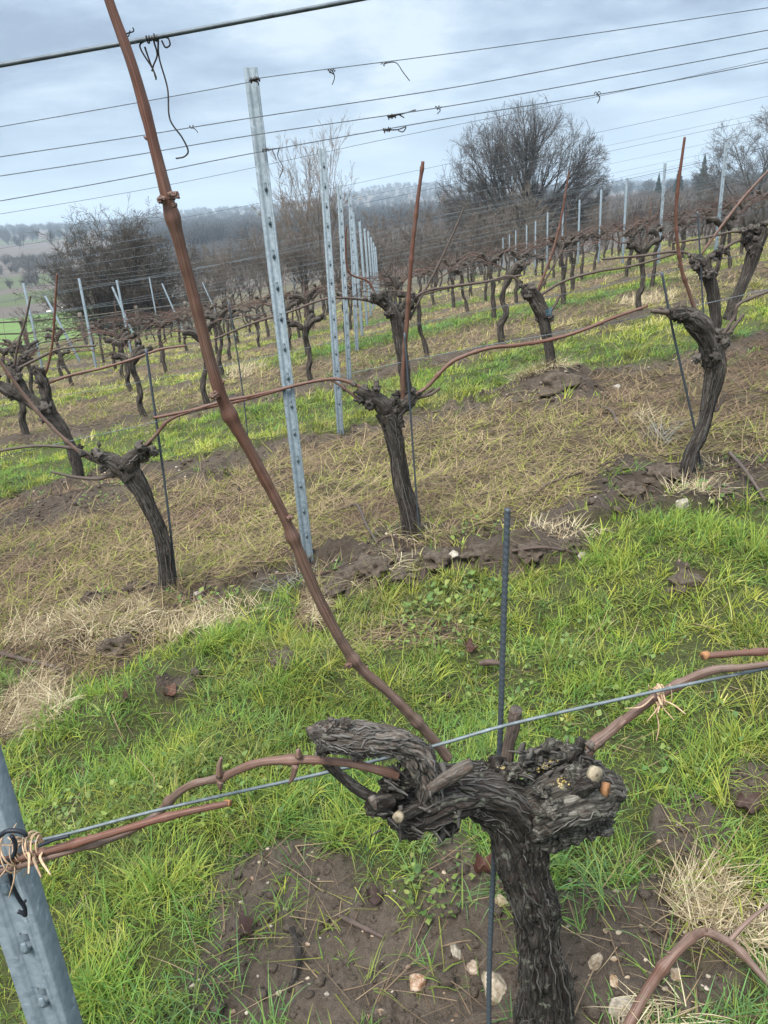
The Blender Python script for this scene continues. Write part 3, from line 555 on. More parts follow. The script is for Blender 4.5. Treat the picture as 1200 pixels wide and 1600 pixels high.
def bare_tree(seed, h, spread, trunk_h, r0, limbs, levels, limb_ang, up, col, twig_r=.011, twigcol=None, wig=.09, multi=1, base_r=.0, lim_t=None, back=.3, dome=None):
    """trunk mesh pieces and crown mesh pieces of one leafless tree"""
    r_ = np.random.default_rng(seed); tm, cm = MB(), MB(); col = np.array(col); tc = np.array(twigcol if twigcol is not None else col)
    a = r_.uniform(0, 6.28, multi); O = np.stack([base_r*np.cos(a), base_r*np.sin(a), np.full(multi, -.4)], 1)
    D = np.stack([np.cos(a)*.12*(multi > 1), np.sin(a)*.12*(multi > 1), np.ones(multi)], 1)
    P, R = grow(O, D, np.full(multi, trunk_h+.4), np.full(multi, r0), 7, .03, .03, .75, r_); V, Q, C = prism(P, R, col, 8); tm.add(V, Q, Col=C)
    # limbs leave the upper trunk and fan into a dome
    n = multi*limbs; golden = limbs >= 20; ii = np.repeat(np.arange(multi), limbs); t = r_.uniform(.35 if lim_t is None else lim_t, 1, n); xk = t*6; i = np.minimum(xk.astype(int), 5); f = (xk-i)[:, None]
    O = P[ii, i]*(1-f)+P[ii, i+1]*f; az = np.tile(np.arange(limbs)/limbs*6.283, multi)*1.0+r_.uniform(-.35, .35, n)+np.repeat(a, limbs); el = r_.random(n)**(.5 if limbs < 20 else .62)*limb_ang
    if golden: el = np.arccos(1-(np.arange(n)+.5)/n*1.08); az = np.arange(n)*2.39996+r_.normal(0, .12, n)
    elif limbs > 3: el[::5] *= .3
    D = np.stack([np.sin(el)*np.cos(az), np.sin(el)*np.sin(az), np.cos(el)], 1)
    Lm = 1/np.sqrt((np.sin(el)/spread)**2+(np.cos(el)/(h-trunk_h*.8))**2)*r_.uniform(.86, 1.0, n)
    Rl = r0*r_.uniform(.34, .55, n)
    inside = lambda E, f: (E[:, 0]/dome[1])**2+(E[:, 1]/dome[1])**2+((E[:, 2]-dome[0])/dome[2])**2 < f**2
    if dome: # limbs stop short of the rounded outline of the crown
        Dn = D/np.linalg.norm(D, axis=1, keepdims=True); ts = np.linspace(.5, 16, 60); Lm = np.array([ts[max(1, np.argmin(inside(o_+d_*ts[:, None], 1)))]*.80 if not inside(o_+d_*ts[:, None], 1).all() else 8. for o_, d_ in zip(O, Dn)])
    P, R = grow(O, D, Lm, Rl, 10, wig*.8, up, .12, r_); V, Q, C = prism(P, R, col, 5); tm.add(V, Q, Col=C); Lp = Lm
    for lv, (per, t0, ang, lr, rr) in enumerate(levels):
        O, D, Ln, Rr = children(P, R, per, t0, ang, lr, Lp, rr, r_=r_, back=back); Rr = np.maximum(Rr, twig_r); k = 6 if lv == 0 else (4 if lv < len(levels)-1 else 3)
        P, R = grow(O, D, Ln, Rr, k, wig*1.1, up*1.1, .35, r_); R = np.maximum(R, twig_r*.8); Lp = Ln
        if dome: kp = inside(P[:, -1], .97+.05*r_.random(len(P))); P, R, Lp = P[kp], R[kp], Lp[kp]
        w = (lv+1)/len(levels); cc = col*(1-w)+tc*w
        V, Q, C = prism(P, R, cc*r_.uniform(.8, 1.2, (len(P), 1)), 4 if lv == 0 else 3); cm.add(V, Q, Col=C)
    return tm, cm
def plant_tree(name, px, D, h, label, cat, group, builder, az_off=0, mesh_from=None, rot=0, sc=1.):
    d = ray(px, 420); d = d/np.hypot(d[0], d[1]); x, y = d[0]*D, d[1]*D; z = float(ground_z(np.array([x]), np.array([y]))[0])
    o = thing(name, (x, y, z), label, cat, group)
    if mesh_from is not None:
        for c in mesh_from.children:
            cc = c.copy(); COL.objects.link(cc); cc.parent = o
    else:
        tm, cm = builder; tm.build('trunk', M_TWIG, o); cm.build('crown', M_TWIG, o)
    o.rotation_euler.z = rot; o.scale = (sc, sc, sc); return o
OAKC = (.050, .045, .042)
plant_tree('oak_tree', 815, 78, 17, 'large bare oak with a broad domed crown behind the vineyard', 'tree', 'bare trees', bare_tree(3, 12.4, 7.2, 2.6, .60, 30, [(13, .38, .45, .46, .5), (9, .3, .48, .50, .55), (7, .25, .5, .50, .55), (4, .2, .5, .55, .7)], 1.62, .004, OAKC, .0088, (.105, .096, .09), .045, lim_t=.55, back=.02, dome=(7.4, 8.4, 7.9)))
plant_tree('ash_tree', 490, 62, 11, 'pale bare multi stemmed tree fanning up behind the middle posts', 'tree', 'bare trees', bare_tree(11, 11.6, 4.6, 2.2, .10, 5, [(9, .2, .35, .32, .55), (6, .2, .4, .42, .6), (3, .2, .45, .5, .7)], .62, .02, (.15, .12, .095), .008, (.22, .165, .12), .05, 6, .7))
plant_tree('oak_tree', 1162, 118, 15, 'bare spreading tree at the right beyond the vineyard rows', 'tree', 'bare trees', bare_tree(21, 13.5, 8.5, 4.5, .45, 22, [(10, .35, .5, .46, .5), (8, .3, .55, .50, .55), (5, .2, .6, .55, .6), (3, .1, .6, .6, .7)], 1.5, .004, (.07, .065, .06), .0125, (.12, .11, .10), .08, lim_t=.5, back=.05, dome=(8.5, 8.2, 7.5)))
plant_tree('thorn_bush', 172, 58, 9, 'wide tangled bare thorn thicket at the left beyond the fence', 'bush', 'bare bushes', bare_tree(31, 8.6, 4.6, 1.3, .13, 7, [(10, .12, .7, .42, .6), (9, .1, .7, .42, .6), (5, .1, .7, .5, .7)], 1.25, .012, (.050, .044, .038), .010, (.088, .072, .058), .13, 9, 1.6))
b1 = bare_tree(41, 5.2, 2.6, .9, .07, 4, [(7, .15, .6, .45, .6), (7, .1, .65, .45, .6), (3, .1, .65, .5, .7)], 1.0, .02, (.095, .082, .072), .009, (.155, .128, .108), .12, 6, .9)
b2 = bare_tree(43, 6.0, 2.4, 1.0, .08, 4, [(7, .15, .5, .42, .6), (6, .1, .6, .45, .6), (3, .1, .6, .5, .7)], .8, .03, (.105, .09, .078), .009, (.175, .14, .115), .1, 6, .8)
b3 = bare_tree(44, 7.0, 2.8, 1.0, .07, 5, [(8, .15, .5, .42, .6), (7, .1, .55, .45, .6), (3, .1, .6, .5, .7)], .75, .03, (.125, .105, .085), .010, (.175, .145, .115), .1, 6, .9)
SH = [(292, 66, .85, 0), (330, 58, .75, 1), (372, 64, .95, 0), (415, 57, .85, 1), (455, 60, .95, 0), (545, 58, .95, 0), (590, 64, .9, 1), (625, 57, .75, 0), (655, 66, 1.05, 1), (690, 59, .9, 0), (728, 64, 1.0, 0), (765, 58, .8, 1), (812, 66, .85, 2), (850, 62, .72, 0), (893, 70, .75, 0), (935, 74, .75, 1), (985, 78, .8, 0), (1030, 84, .75, 1), (1075, 88, .85, 0), (1125, 90, .8, 1), (1175, 92, .95, 0), (250, 64, .7, 1)]
src = {}
for k, (px, D, s_, kd) in enumerate(SH):
    tone = ['dark tangled scrub bush', 'brown upright scrub bush', 'tan twiggy saplings'][kd]
    near = ['left of the ash tree' if px < 500 else 'below the large oak' if px < 900 else 'beyond the right rows'][0]
    lb = f'{tone} {near}, the {["first","second","third","fourth","fifth","sixth","seventh","eighth","ninth","tenth"][sum(1 for q in SH if q[3]==kd and q[0]<px and (q[0]<500)==(px<500) and (q[0]<900)==(px<900))]}  from left'
    src[kd] = [plant_tree('scrub_bush', px, D, 5, lb, 'bush', 'bare scrub along the vineyard edge', (b1, b2, b3)[kd], rot=rng.uniform(0, 6), sc=s_, mesh_from=src.get(kd))][0] if kd not in src else (plant_tree('scrub_bush', px, D, 5, lb, 'bush', 'bare scrub along the vineyard edge', None, rot=rng.uniform(0, 6), sc=s_, mesh_from=src[kd]), src[kd])[1]
# conifers on the right hand ridge
def conifer(seed, h):
    r_ = np.random.default_rng(seed); tm, cm = MB(), MB(); P = np.array([[[0, 0, -.5], [0, 0, h*.5], [0, 0, h]]]); V, Q, C = prism(P, np.array([[.25, .15, .03]]), np.array([.04, .03, .025]), 6); tm.add(V, Q, Col=C)
    n = 900; t = r_.uniform(.12, 1, n); a = r_.uniform(0, 6.28, n); R = (1-t)*h*.26*r_.uniform(.5, 1.1, n)+.15; O = np.stack([0*t, 0*t, t*h], 1); E = np.stack([R*np.cos(a), R*np.sin(a), t*h-R*.25+r_.normal(0, .15, n)], 1)
    P = np.stack([O, (O+E)/2+[0, 0, .1], E], 1); V, Q, C = prism(P, np.stack([R*0+.05, R*.10+.05, R*0+.03], 1), np.array([.022, .040, .026])*r_.uniform(.6, 1.3, (n, 1)), 4); cm.add(V, Q, Col=C); return tm, cm
con = None
for px, D, h, lb in ((1050, 330, 1.0, 'dark conifer standing out on the right hand wooded ridge, middle of three'), (1020, 335, .85, 'dark conifer on the wooded ridge nearest the large oak'), (1086, 325, 1.15, 'tallest dark conifer on the wooded ridge beside the right tree')):
    con = plant_tree('conifer_tree', px, D, 12, lb, 'tree', 'conifers on the ridge', conifer(5, 15) if con is None else None, mesh_from=con, sc=h, rot=px)
# far woods: masses nobody could count
def far_wood(name, label, n, azr, Dr, h, col, seed, fn=None):
    r_ = np.random.default_rng(seed); az = r_.uniform(*azr, n); D = np.sqrt(r_.uniform(Dr[0]**2, Dr[1]**2, n))
    x, y = D*np.sin(az), D*np.cos(az)
    if fn is not None: kp = fn(x, y, az, D); x, y, D = x[kp], y[kp], D[kp]; n = len(x)
    z = ground_z(x, y); H = h*r_.uniform(.6, 1.15, n); m = 64
    th = np.sqrt(r_.random((n, m)))*1.15; a = r_.uniform(0, 6.28, (n, m)); rr = (H*.62)[:, None]*r_.uniform(.55, 1.05, (n, m))
    st = np.stack([0*a, 0*a, np.repeat(H[:, None]*.32, m, 1)], -1)+r_.normal(0, 1, (n, m, 3))*(H*.12)[:, None, None]; st[..., 2] = np.abs(st[..., 2])
    e = np.stack([np.sin(th)*np.cos(a)*rr*.8, np.sin(th)*np.sin(a)*rr*.8, H[:, None]*.32+np.cos(th)*rr], -1)
    st[:, :3] = 0; e[:, :3] = np.stack([0*H, 0*H, H*.5], -1)[:, None]
    b = np.stack([x, y, z], -1)[:, None, :]; P = np.stack([b+st, b+(st+e)/2+r_.normal(0, .25, st.shape), b+e], 2).reshape(n*m, 3, 3)
    w = np.repeat((H*.012)[:, None], m, 1).ravel(); V, Q, C = prism(P, np.stack([w*1.3, w, w*.5], 1), np.array(col)*r_.uniform(.65, 1.3, (n, 1, 1)).repeat(m, 1).reshape(-1, 1), 3)
    tag(obj(name, mesh(name, V, Q, M_TWIG, attrs={'Col': C})), label, 'woodland', kind='stuff')
far_wood('hillside_wood', 'bare brown wood covering the slope behind the oak', 1700, (-.1, .60), (165, 430), 7.5, (.14, .118, .105), 1)
far_wood('valley_wood', 'dark bare wood on the valley side behind the pasture', 1500, (-.62, -.06), (180, 520), 7, (.11, .10, .092), 2, lambda x, y, a, D: ~((a < -.3) & (((D > 215) & (D < 275)) | ((D > 330) & (D < 410)))) & (fbm2(x, y, 60, 2, 63) > -.25-.5*(a > -.28)))
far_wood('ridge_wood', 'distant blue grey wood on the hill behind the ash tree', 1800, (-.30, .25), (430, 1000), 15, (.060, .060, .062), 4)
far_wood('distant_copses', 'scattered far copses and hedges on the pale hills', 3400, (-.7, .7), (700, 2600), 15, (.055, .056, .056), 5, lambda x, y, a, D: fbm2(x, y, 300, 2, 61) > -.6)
# sheep in the pasture
def sheep(px, py, rot, lb):
    P = hit(px, py); o = thing('sheep', P, lb, 'sheep', 'sheep grazing in the pasture'); mb = MB()
    body = np.array([[-.56, 0, .66], [-.5, 0, .68], [-.25, 0, .70], [.1, 0, .68], [.38, 0, .70], [.52, 0, .66], [.66, 0, .55], [.76, 0, .34], [.86, 0, .20], [.92, 0, .14]]); rad = [.05, .2, .27, .29, .25, .19, .13, .10, .085, .03]
    V, Q, T, bc = tube_arrays(body, rad, 40, 20, lambda bc, L_, a, R: .018*noise(bc*9, 3)); mb.add(V, Q, T, Col=(.62, .59, .52, 1))
    for sx, sy in ((-.4, .13), (-.42, -.13), (.36, .12), (.4, -.12)):
        V, Q, T, bc = tube_arrays([[sx, sy, .6], [sx-.03, sy, .36], [sx+.01, sy, .18], [sx, sy, .02], [sx+.05, sy, -.02]], [.09, .06, .04, .035, .04], 14, 8); mb.add(V, Q, T, Col=(.45, .42, .38, 1))
    for sy in (-1, 1):
        V, Q, T, bc = tube_arrays([[.78, sy*.07, .36], [.76, sy*.14, .38], [.75, sy*.18, .36]], [.015, .03, .008], 8, 6); mb.add(V, Q, T, Col=(.5, .46, .42, 1))
    mb.build('body', M_HIDE, o); o.rotation_euler.z = rot
sheep(78, 493, .6, 'white sheep grazing in the green pasture, nearer the fence'); sheep(100, 488, 2.4, 'white sheep grazing beside the thorn thicket in the pasture')
# field fence at the left edge
def fence():
    o = None; pts = [hit(px, py) for px, py in ((-60, 585), (30, 572), (88, 556), (205, 535), (300, 520), (400, 500))]
    pts = []
    for px, D in ((-70, 24), (28, 27), (122, 31), (212, 36), (290, 41), (362, 46)):
        d = ray(px, 480); d /= np.hypot(d[0], d[1]); x, y = d[0]*D, d[1]*D; pts.append(np.array([x, y, float(ground_z(np.array([x]), np.array([y]))[0])]))
    o = thing('field_fence', pts[1], 'weathered grey wooden post and rail fence along the left vineyard edge', 'fence')
    for p in pts:
        V, Q, T, bc = tube_arrays([p+[0, 0, -.3], p+[.01, 0, .6], p+[0, 0, 1.25]], [.09, .085, .08], 10, 8); mb = MB(); mb.add(V-pts[1], Q, T, bark=bc); mb.build('fence_post', M_WOODF, o)
    for a, b in zip(pts[:-1], pts[1:]):
        for h in (.35, .72, 1.1):
            V, Q, T, bc = tube_arrays([a+[0, -.09, h], (a+b)/2+[0, -.09, h+rng.normal(0, .03)], b+[0, -.09, h]], [.055, .05, .055], 8, 6, flat=.5); mb = MB(); mb.add(V-pts[1], Q, T, bark=bc); mb.build('rail', M_WOODF, o)
fence()
# ================================================================== sky, light, air
def world():
    w = bpy.data.worlds.new('World'); scene.world = w; w.use_nodes = True; nt = w.node_tree; nt.nodes.clear()
    sky = N(nt, 'ShaderNodeTexSky'); sky.sky_type = 'NISHITA'; sky.sun_disc = False; sky.sun_elevation = math.radians(42); sky.sun_rotation = math.radians(-140); sky.air_density = 1; sky.dust_density = 2
    g = N(nt, 'ShaderNodeTexCoord').outputs['Generated']; sx = N(nt, 'ShaderNodeSeparateXYZ'); L(nt, g, sx.inputs[0])
    # flattened direction so that cloud cells stretch towards the horizon
    zc = N(nt, 'ShaderNodeMath', operation='MAXIMUM', i_1=.0); L(nt, sx.outputs[2], zc.inputs[0]); za = N(nt, 'ShaderNodeMath', operation='ADD', i_1=.16); L(nt, zc.outputs[0], za.inputs[0])
    dv = N(nt, 'ShaderNodeVectorMath', operation='DIVIDE'); cb = N(nt, 'ShaderNodeCombineXYZ'); [L(nt, za.outputs[0], cb.inputs[k]) for k in range(3)]; L(nt, g, dv.inputs[0]); L(nt, cb.outputs[0], dv.inputs[1])
    mp = N(nt, 'ShaderNodeMapping'); mp.inputs['Scale'].default_value = (1, 1, .0); mp.inputs['Location'].default_value = (SKYO[0], SKYO[1], 0); L(nt, dv.outputs[0], mp.inputs[0])
    n1 = noise_n(nt, mp.outputs[0], .62, 6, .58, .5); n2 = noise_n(nt, mp.outputs[0], 1.9, 8, .65, .3)
    mx = N(nt, 'ShaderNodeMath', operation='MULTIPLY_ADD', i_1=.45); L(nt, n2, mx.inputs[0]); m2 = N(nt, 'ShaderNodeMath', operation='MULTIPLY', i_1=.55); L(nt, n1, m2.inputs[0]); L(nt, m2.outputs[0], mx.inputs[2])
    cl = ramp(nt, mx.outputs[0], [(.41, (.27, .345, .455)), (.47, (.36, .455, .58)), (.53, (.475, .58, .69)), (.60, (.66, .75, .825))]).outputs[0]
    # overcast: brightest overhead
    el = ramp(nt, sx.outputs[2], [(0.0, (.80, .83, .86)), (.05, (.82, .83, .85)), (.2, (.84, .85, .86)), (.40, (2.1, 2.02, 1.88)), (1.0, (3.6, 3.45, 3.2))])
    c2 = mixc(nt, 1., cl, el.outputs[0], 'MULTIPLY')
    hz = ramp(nt, sx.outputs[2], [(0.0, (.75, .75, .75)), (.03, (.6, .6, .6)), (.13, (0, 0, 0))]).outputs[0]; c2 = mixc(nt, hz, c2, (.44, .56, .67))
    sc = mixc(nt, 1., sky.outputs[0], (.09, .09, .09), 'MULTIPLY'); c3 = mixc(nt, .9, sc, c2)
    bg = N(nt, 'ShaderNodeBackground', i_1=SKY_STR); L(nt, c3, bg.inputs[0]); o = N(nt, 'ShaderNodeOutputWorld'); L(nt, bg.outputs[0], o.inputs[0])
    s = bpy.data.lights.new('sun', 'SUN'); s.energy = SUN; s.angle = math.radians(24); s.color = (1, .96, .9); so = bpy.data.objects.new('sun', s); COL.objects.link(so)
    d = Vector((-.35, -.55, 1.15)); so.rotation_euler = d.to_track_quat('Z', 'Y').to_euler(); so.location = (0, 0, 20)
SKYO = (-3, 2.2); SKY_STR = .345; SUN = 1.5
world()
def haze():
    x0, x1, y0, y1, z0, z1 = -4800, 4800, -4800, 4800, -260, 120
    V = [(x, y, z) for z in (z0, z1) for y in (y0, y1) for x in (x0, x1)]; Q = [(0, 2, 3, 1), (4, 5, 7, 6), (0, 1, 5, 4), (2, 6, 7, 3), (0, 4, 6, 2), (1, 3, 7, 5)]
    m, nt = mat('haze'); v = N(nt, 'ShaderNodeVolumePrincipled'); v.inputs['Color'].default_value = (.76, .88, 1, 1); v.inputs['Density'].default_value = HAZE; v.inputs['Anisotropy'].default_value = .2
    o = N(nt, 'ShaderNodeOutputMaterial'); L(nt, v.outputs[0], o.inputs['Volume'])
    tag(obj('haze', mesh('haze', V, Q, m, smooth=False)), 'pale damp haze lying over the valley', 'haze', kind='stuff')
HAZE = .00036; EXPO = 2.1
haze()
scene.view_settings.view_transform = 'Standard'; scene.view_settings.look = 'None'; scene.view_settings.gamma = 1; scene.view_settings.exposure = EXPO
scene.cycles.use_denoising = True; scene.cycles.max_bounces = 6; scene.cycles.volume_bounces = 0; scene.cycles.transparent_max_bounces = 8
# ================================================================== grapevines
ORD = ['', 'first', 'second', 'third', 'fourth', 'fifth', 'sixth', 'seventh', 'eighth', 'ninth', 'tenth', 'eleventh', 'twelfth', 'thirteenth', 'fourteenth', 'fifteenth', 'sixteenth', 'seventeenth', 'eighteenth', 'nineteenth', 'twentieth', 'twenty first', 'twenty second', 'twenty third', 'twenty fourth', 'twenty fifth', 'twenty sixth', 'twenty seventh', 'twenty eighth', 'twenty ninth', 'thirtieth', 'thirty first', 'thirty second']
def skel(row, pts):
    P, R = [], []
    for q in pts:
        px, py, r = q[:3]; off = q[3] if len(q) > 3 else 0
        p = RP(row, px, py, off); P.append(p); R.append(r*dep(p)/F)
    return np.array(P), np.array(R)
def bark_disp(seed, amp, lump, fs=1.0, al=.13):
    def f(bc, L_, a, R):
        s = np.array([1, 1, al])
        w = bc+.006*np.stack([noise(bc*45, seed+5), noise(bc*45, seed+6), 0*bc[..., 0]], -1)
        g = noise(w*95*fs*s, seed); crack = np.clip(np.abs(g)*3.2, 0, 1)**.7
        g2 = noise(w*240*fs*s, seed+1); g3 = noise(bc*30*fs*np.array([1, 1, .5]), seed+2); g4 = noise(w*40*fs*np.array([1, 1, .22]), seed+4)
        k = np.clip(L_/ (L_[-1]*.05+1e-6), 0, 1)[:, None]
        return (amp*(crack-.7)+amp*.35*g2+lump*g3+amp*1.3*g4)
    return f
def strips(mb, V, n, sides, P, cnt, seed, lmin=14, lmax=60, w=(.0008, .0026), lift=.004, urange=(0.02, .95), colr=(.03, .22)):
    r_ = np.random.default_rng(seed); G = V[:n*sides].reshape(n, sides, 3); C = G.mean(1, keepdims=True)
    for _ in range(cnt):
        m = int(r_.integers(lmin, lmax)); i0 = int(r_.uniform(*urange)*n); i1 = min(i0+m, n-1)
        if i1-i0 < 4: continue
        ii = np.linspace(i0, i1, 9); i_ = ii.astype(int); j = (r_.integers(0, sides)+r_.normal(0, .05)*sides*np.linspace(0, 1, 9)**1.5+r_.normal(0, .006, 9)*sides).astype(int) % sides
        p = G[i_, j]; nn = p-C[i_, 0]; nn /= np.linalg.norm(nn, axis=1, keepdims=True)+1e-9; t = np.gradient(p, axis=0); t /= np.linalg.norm(t, axis=1, keepdims=True)+1e-9; b = np.cross(t, nn)
        s = np.linspace(-1, 1, 9); up = .0012+lift*np.clip(s*r_.choice([-1, 1]), 0, 1)**2*r_.random()+.001*r_.normal(0, 1, 9)
        hw = (r_.uniform(*w)*(1-.75*np.abs(s)**3)*r_.uniform(.7, 1.1, 9))[:, None]; q = p+nn*up[:, None]; th = nn*.0009
        A = np.stack([q-b*hw, q+nn*.0006, q+b*hw, q-th*1.5], 1).reshape(-1, 3); k = np.arange(8)[:, None]*4; jj = np.arange(4)[None, :]
        Q = np.stack([k+jj, k+(jj+1) % 4, k+4+(jj+1) % 4, k+4+jj], -1).reshape(-1, 4); g = r_.uniform(*colr)
        mb.add(A, Q, Col=np.array([g, g*.91, g*.83, 1]))
def wood(row, parent, name, pts, seed, n=120, sides=64, amp=.0035, lump=.004, m=None, org=None, strip=0, cols=(.03, .22), fs=1., rnd=0, mb_strip=None, al=.13):
    P, R = skel(row, pts); V, Q, T, bc = tube_arrays(P, R, n, sides, bark_disp(seed, amp, lump, fs, al)); mb = MB(); mb.add(V, Q, T, bark=bc)
    o = mb.build(name, m or M_BARK, parent, origin=org)
    if strip: strips(mb_strip, V, n, sides, P, strip, seed, colr=cols)
    return o
def cane_arrays(P, R, seed, tone, n=90, sides=12, nodes=(), nodeamp=.35, r_=None):
    r_ = np.random.default_rng(seed); Lt = np.linalg.norm(np.diff(P, axis=0), axis=1).sum()
    def d(bc, L_, a, R):
        u = L_/L_[-1]; q = 0
        for t in nodes: q = q+nodeamp*np.exp(-((u-t)*Lt/(.006+.6*R.mean()))**2)*R
        return q[:, None]+.10*R[:, None]*noise(bc*70, seed)+.05*R[:, None]*noise(bc*np.array([300, 300, 8]), seed+1)*1.0 if not np.isscalar(q) else .10*R[:, None]*noise(bc*70, seed)
    V, Q, T, bc = tube_arrays(P, R, n, sides, d)
    tn = np.interp(np.concatenate([np.repeat(np.linspace(0, 1, n), sides), [0, 1]]), np.linspace(0, 1, len(tone)), tone)
    return V, Q, T, bc, tn
def bud(mb, P, D, r, tone):
    D = D/np.linalg.norm(D); V, Q, T, bc = tube_arrays([P-D*r*.3, P+D*r*.5, P+D*r*1.2, P+D*r*1.9], [r*.75, r*.8, r*.55, r*.12], 8, 8); mb.add(V, Q, T, bark=bc, tone=tone)
def cane(row, parent, pts, seed, tone=(0, 0), n=90, sides=12, nodes=(), m=None, org=None, name='cane', nodeamp=.35, buds=True):
    P, R = skel(row, pts); R = R*(.62 if row == 1 else .54)*(1.1 if name == 'spur' else 1)
    if name == 'spur' and row == 1:
        n, sides = 60, 40; V, Q, T, bc = tube_arrays(P, R, n, sides, bark_disp(seed, R.mean()*.22, R.mean()*.22, 1.6)); tn = np.full(len(V), tone[0])
    else: V, Q, T, bc, tn = cane_arrays(P, R, seed, tone, n, sides, nodes, nodeamp)
    mb = MB(); mb.add(V, Q, T, bark=bc, tone=tn)
    if buds and len(nodes):
        S = catmull(np.column_stack([P, R]), 200)
        for k, t in enumerate(nodes):
            i = int(np.clip(t*199, 1, 198)); tg = S[i+1, :3]-S[i-1, :3]; tg /= np.linalg.norm(tg); sd = np.cross(tg, -FW)*(1 if k % 2 else -1); bud(mb, S[i, :3]+sd*S[i, 3]*.9, sd+.7*tg, S[i, 3]*.42, float(np.interp(t, np.linspace(0, 1, len(tone)), tone))*.6+.3)
    return mb.build(name, m or M_CANE, parent, origin=org)
def disc(row, parent, px, py, r, off, nrm, m, org, name='cut_end', th=.004):
    p = RP(row, px, py, off); r = r*dep(p)/F; nrm = np.array(nrm, float); nrm /= np.linalg.norm(nrm)
    V, Q, T, bc = tube_arrays([p-nrm*th*2, p+nrm*.0012], [r*.84, r*.84], 2, 24, lambda bc, L_, a, R: .06*r*noise(np.stack([np.cos(a)*1.6, np.sin(a)*1.6, 0*a+px], -1), 7)[None, :]); mb = MB(); mb.add(V, Q, T, bark=bc); return mb.build(name, m, parent, False, origin=org)
M_BARKG = bark_mat('lichened_vine_bark', (.014, .012, .010), (.075, .066, .056), (.27, .25, .215), 1.1, .005, .8)
def sc8(f, L_): return [(q[0], q[1], q[2]*f)+tuple(q[3:]) for q in L_]
def hero():
    base = hit(850, 1606); o = thing('grapevine', base, 'old gnarled grapevine with thick black shredding trunk nearest the camera', 'grapevine'); W = dict(org=base); S = MB(); r = 1
    # trunk sweeping into the left head, fibres following the bend
    trunk = wood(1, o, 'trunk', sc8(.83, [(858, 1720, 62, 0), (853, 1610, 49, 0), (850, 1550, 43), (842, 1480, 37), (836, 1430, 38), (826, 1385, 43), (816, 1335, 46), (808, 1290, 50, -.005), (785, 1250, 54, -.01), (745, 1235, 50, -.015), (700, 1240, 47, -.02), (660, 1255, 40, -.02), (628, 1262, 32, -.02), (605, 1262, 18, -.02)]), 11, 560, 200, .0062, .0062, strip=330, cols=(.015, .12), mb_strip=S, **W)
    knob = wood(1, o, 'knob', sc8(.90, [(800, 1290, 30, .0), (835, 1270, 48, 0), (868, 1250, 60, -.012), (898, 1243, 63, -.012), (925, 1238, 53, -.005), (943, 1245, 36, 0), (957, 1255, 14, 0)]), 23, 300, 180, .0060, .0095, M_BARKG, strip=110, cols=(.03, .18), mb_strip=S, fs=1.1, al=.42, **W)
    arm = wood(1, o, 'arm', sc8(.84, [(668, 1262, 26, -.02), (668, 1222, 31, -.035), (655, 1185, 34, -.04), (628, 1163, 30, -.045), (585, 1157, 27, -.05), (545, 1156, 28, -.055), (515, 1152, 27, -.06), (497, 1148, 20, -.06), (486, 1148, 10, -.06)]), 37, 360, 140, .0056, .0075, M_BARKL, strip=190, cols=(.05, .19), mb_strip=S, **W)
    # knobbly bits of old wood
    bits = [((600, 1255), 22, -.03), ((640, 1290), 24, -.03), ((690, 1287), 22, -.02), ((620, 1225), 22, -.035), ((650, 1215), 20, -.04), ((585, 1263), 13, -.03), ((512, 1135), 12, -.06), ((540, 1130), 9, -.06), ((505, 1172), 12, -.06), ((560, 1180), 10, -.05), ((830, 1190), 20, 0), ((862, 1180), 24, .01), ((890, 1180), 19, .01), ((912, 1195), 18, 0), ((880, 1300), 28, -.01), ((850, 1312), 22, -.015), ((930, 1285), 24, 0), ((900, 1215), 22, -.04), ((862, 1262), 18, -.058), ((845, 1235), 13, -.05), ((800, 1205), 16, -.01), ((885, 1268), 12, -.06), ((775, 1195), 14, .0)]
    for k, ((px, py), rp, off) in enumerate(bits):
        p = RP(1, px, py, off); rr = rp*dep(p)/F; V, Q = rock(rr, 200+k, (1, 1, 1), 40, .42, 2.2); V = V*.9*(1+.05*noise(V*np.array([220, 220, 60]), k))[:, None]
        KB = MB(); KB.add(V*np.array([1.15, .8, 1])+p, Q, bark=np.stack([V[:, 0], V[:, 1], V[:, 2]*5], 1)+k)
        KB.build('burr', M_BARKG if px > 780 else M_BARKL if py < 1190 else M_BARK, knob if px > 780 else arm, origin=base)
    # shredded flakes standing up round the knob and the arm
    r_ = np.random.default_rng(5)
    for k in range(120):
        if k < 70: px, py, off, up = r_.uniform(812, 925), r_.uniform(1170, 1215), r_.uniform(-.03, .02), r_.uniform(.008, .028)
        else: px, py, off, up = r_.uniform(590, 720), r_.uniform(1190, 1300), r_.uniform(-.06, -.045), r_.uniform(.01, .03)
        p = RP(1, px, py, off); d = np.array([r_.normal(.1, .7), r_.normal(-.25, .3), r_.uniform(.1, 1) if k < 70 else r_.normal(-.2, .6)]); d /= np.linalg.norm(d); sd = np.cross(d, [0, 1, 0.2]); sd /= np.linalg.norm(sd)
        s = np.linspace(0, 1, 6)[:, None]; q = p+d*up*s+np.array([0, -.3, -.5])*up*s**2*.5*r_.random(); w = r_.uniform(.003, .008)*(1-.7*s**2)*r_.uniform(.7, 1.1, (6, 1)); nn = np.cross(sd, d)
        A = np.stack([q-sd*w, q+nn*.0012, q+sd*w, q-nn*.0012], 1).reshape(-1, 3); kk = np.arange(5)[:, None]*4; jj = np.arange(4)[None]; Q = np.stack([kk+jj, kk+(jj+1) % 4, kk+4+(jj+1) % 4, kk+4+jj], -1).reshape(-1, 4); g = r_.uniform(.02, .15); S.add(A, Q, Col=np.array([g, g*.9, g*.82, 1]))
    S.build('loose_bark', M_STRIP, trunk, origin=base)
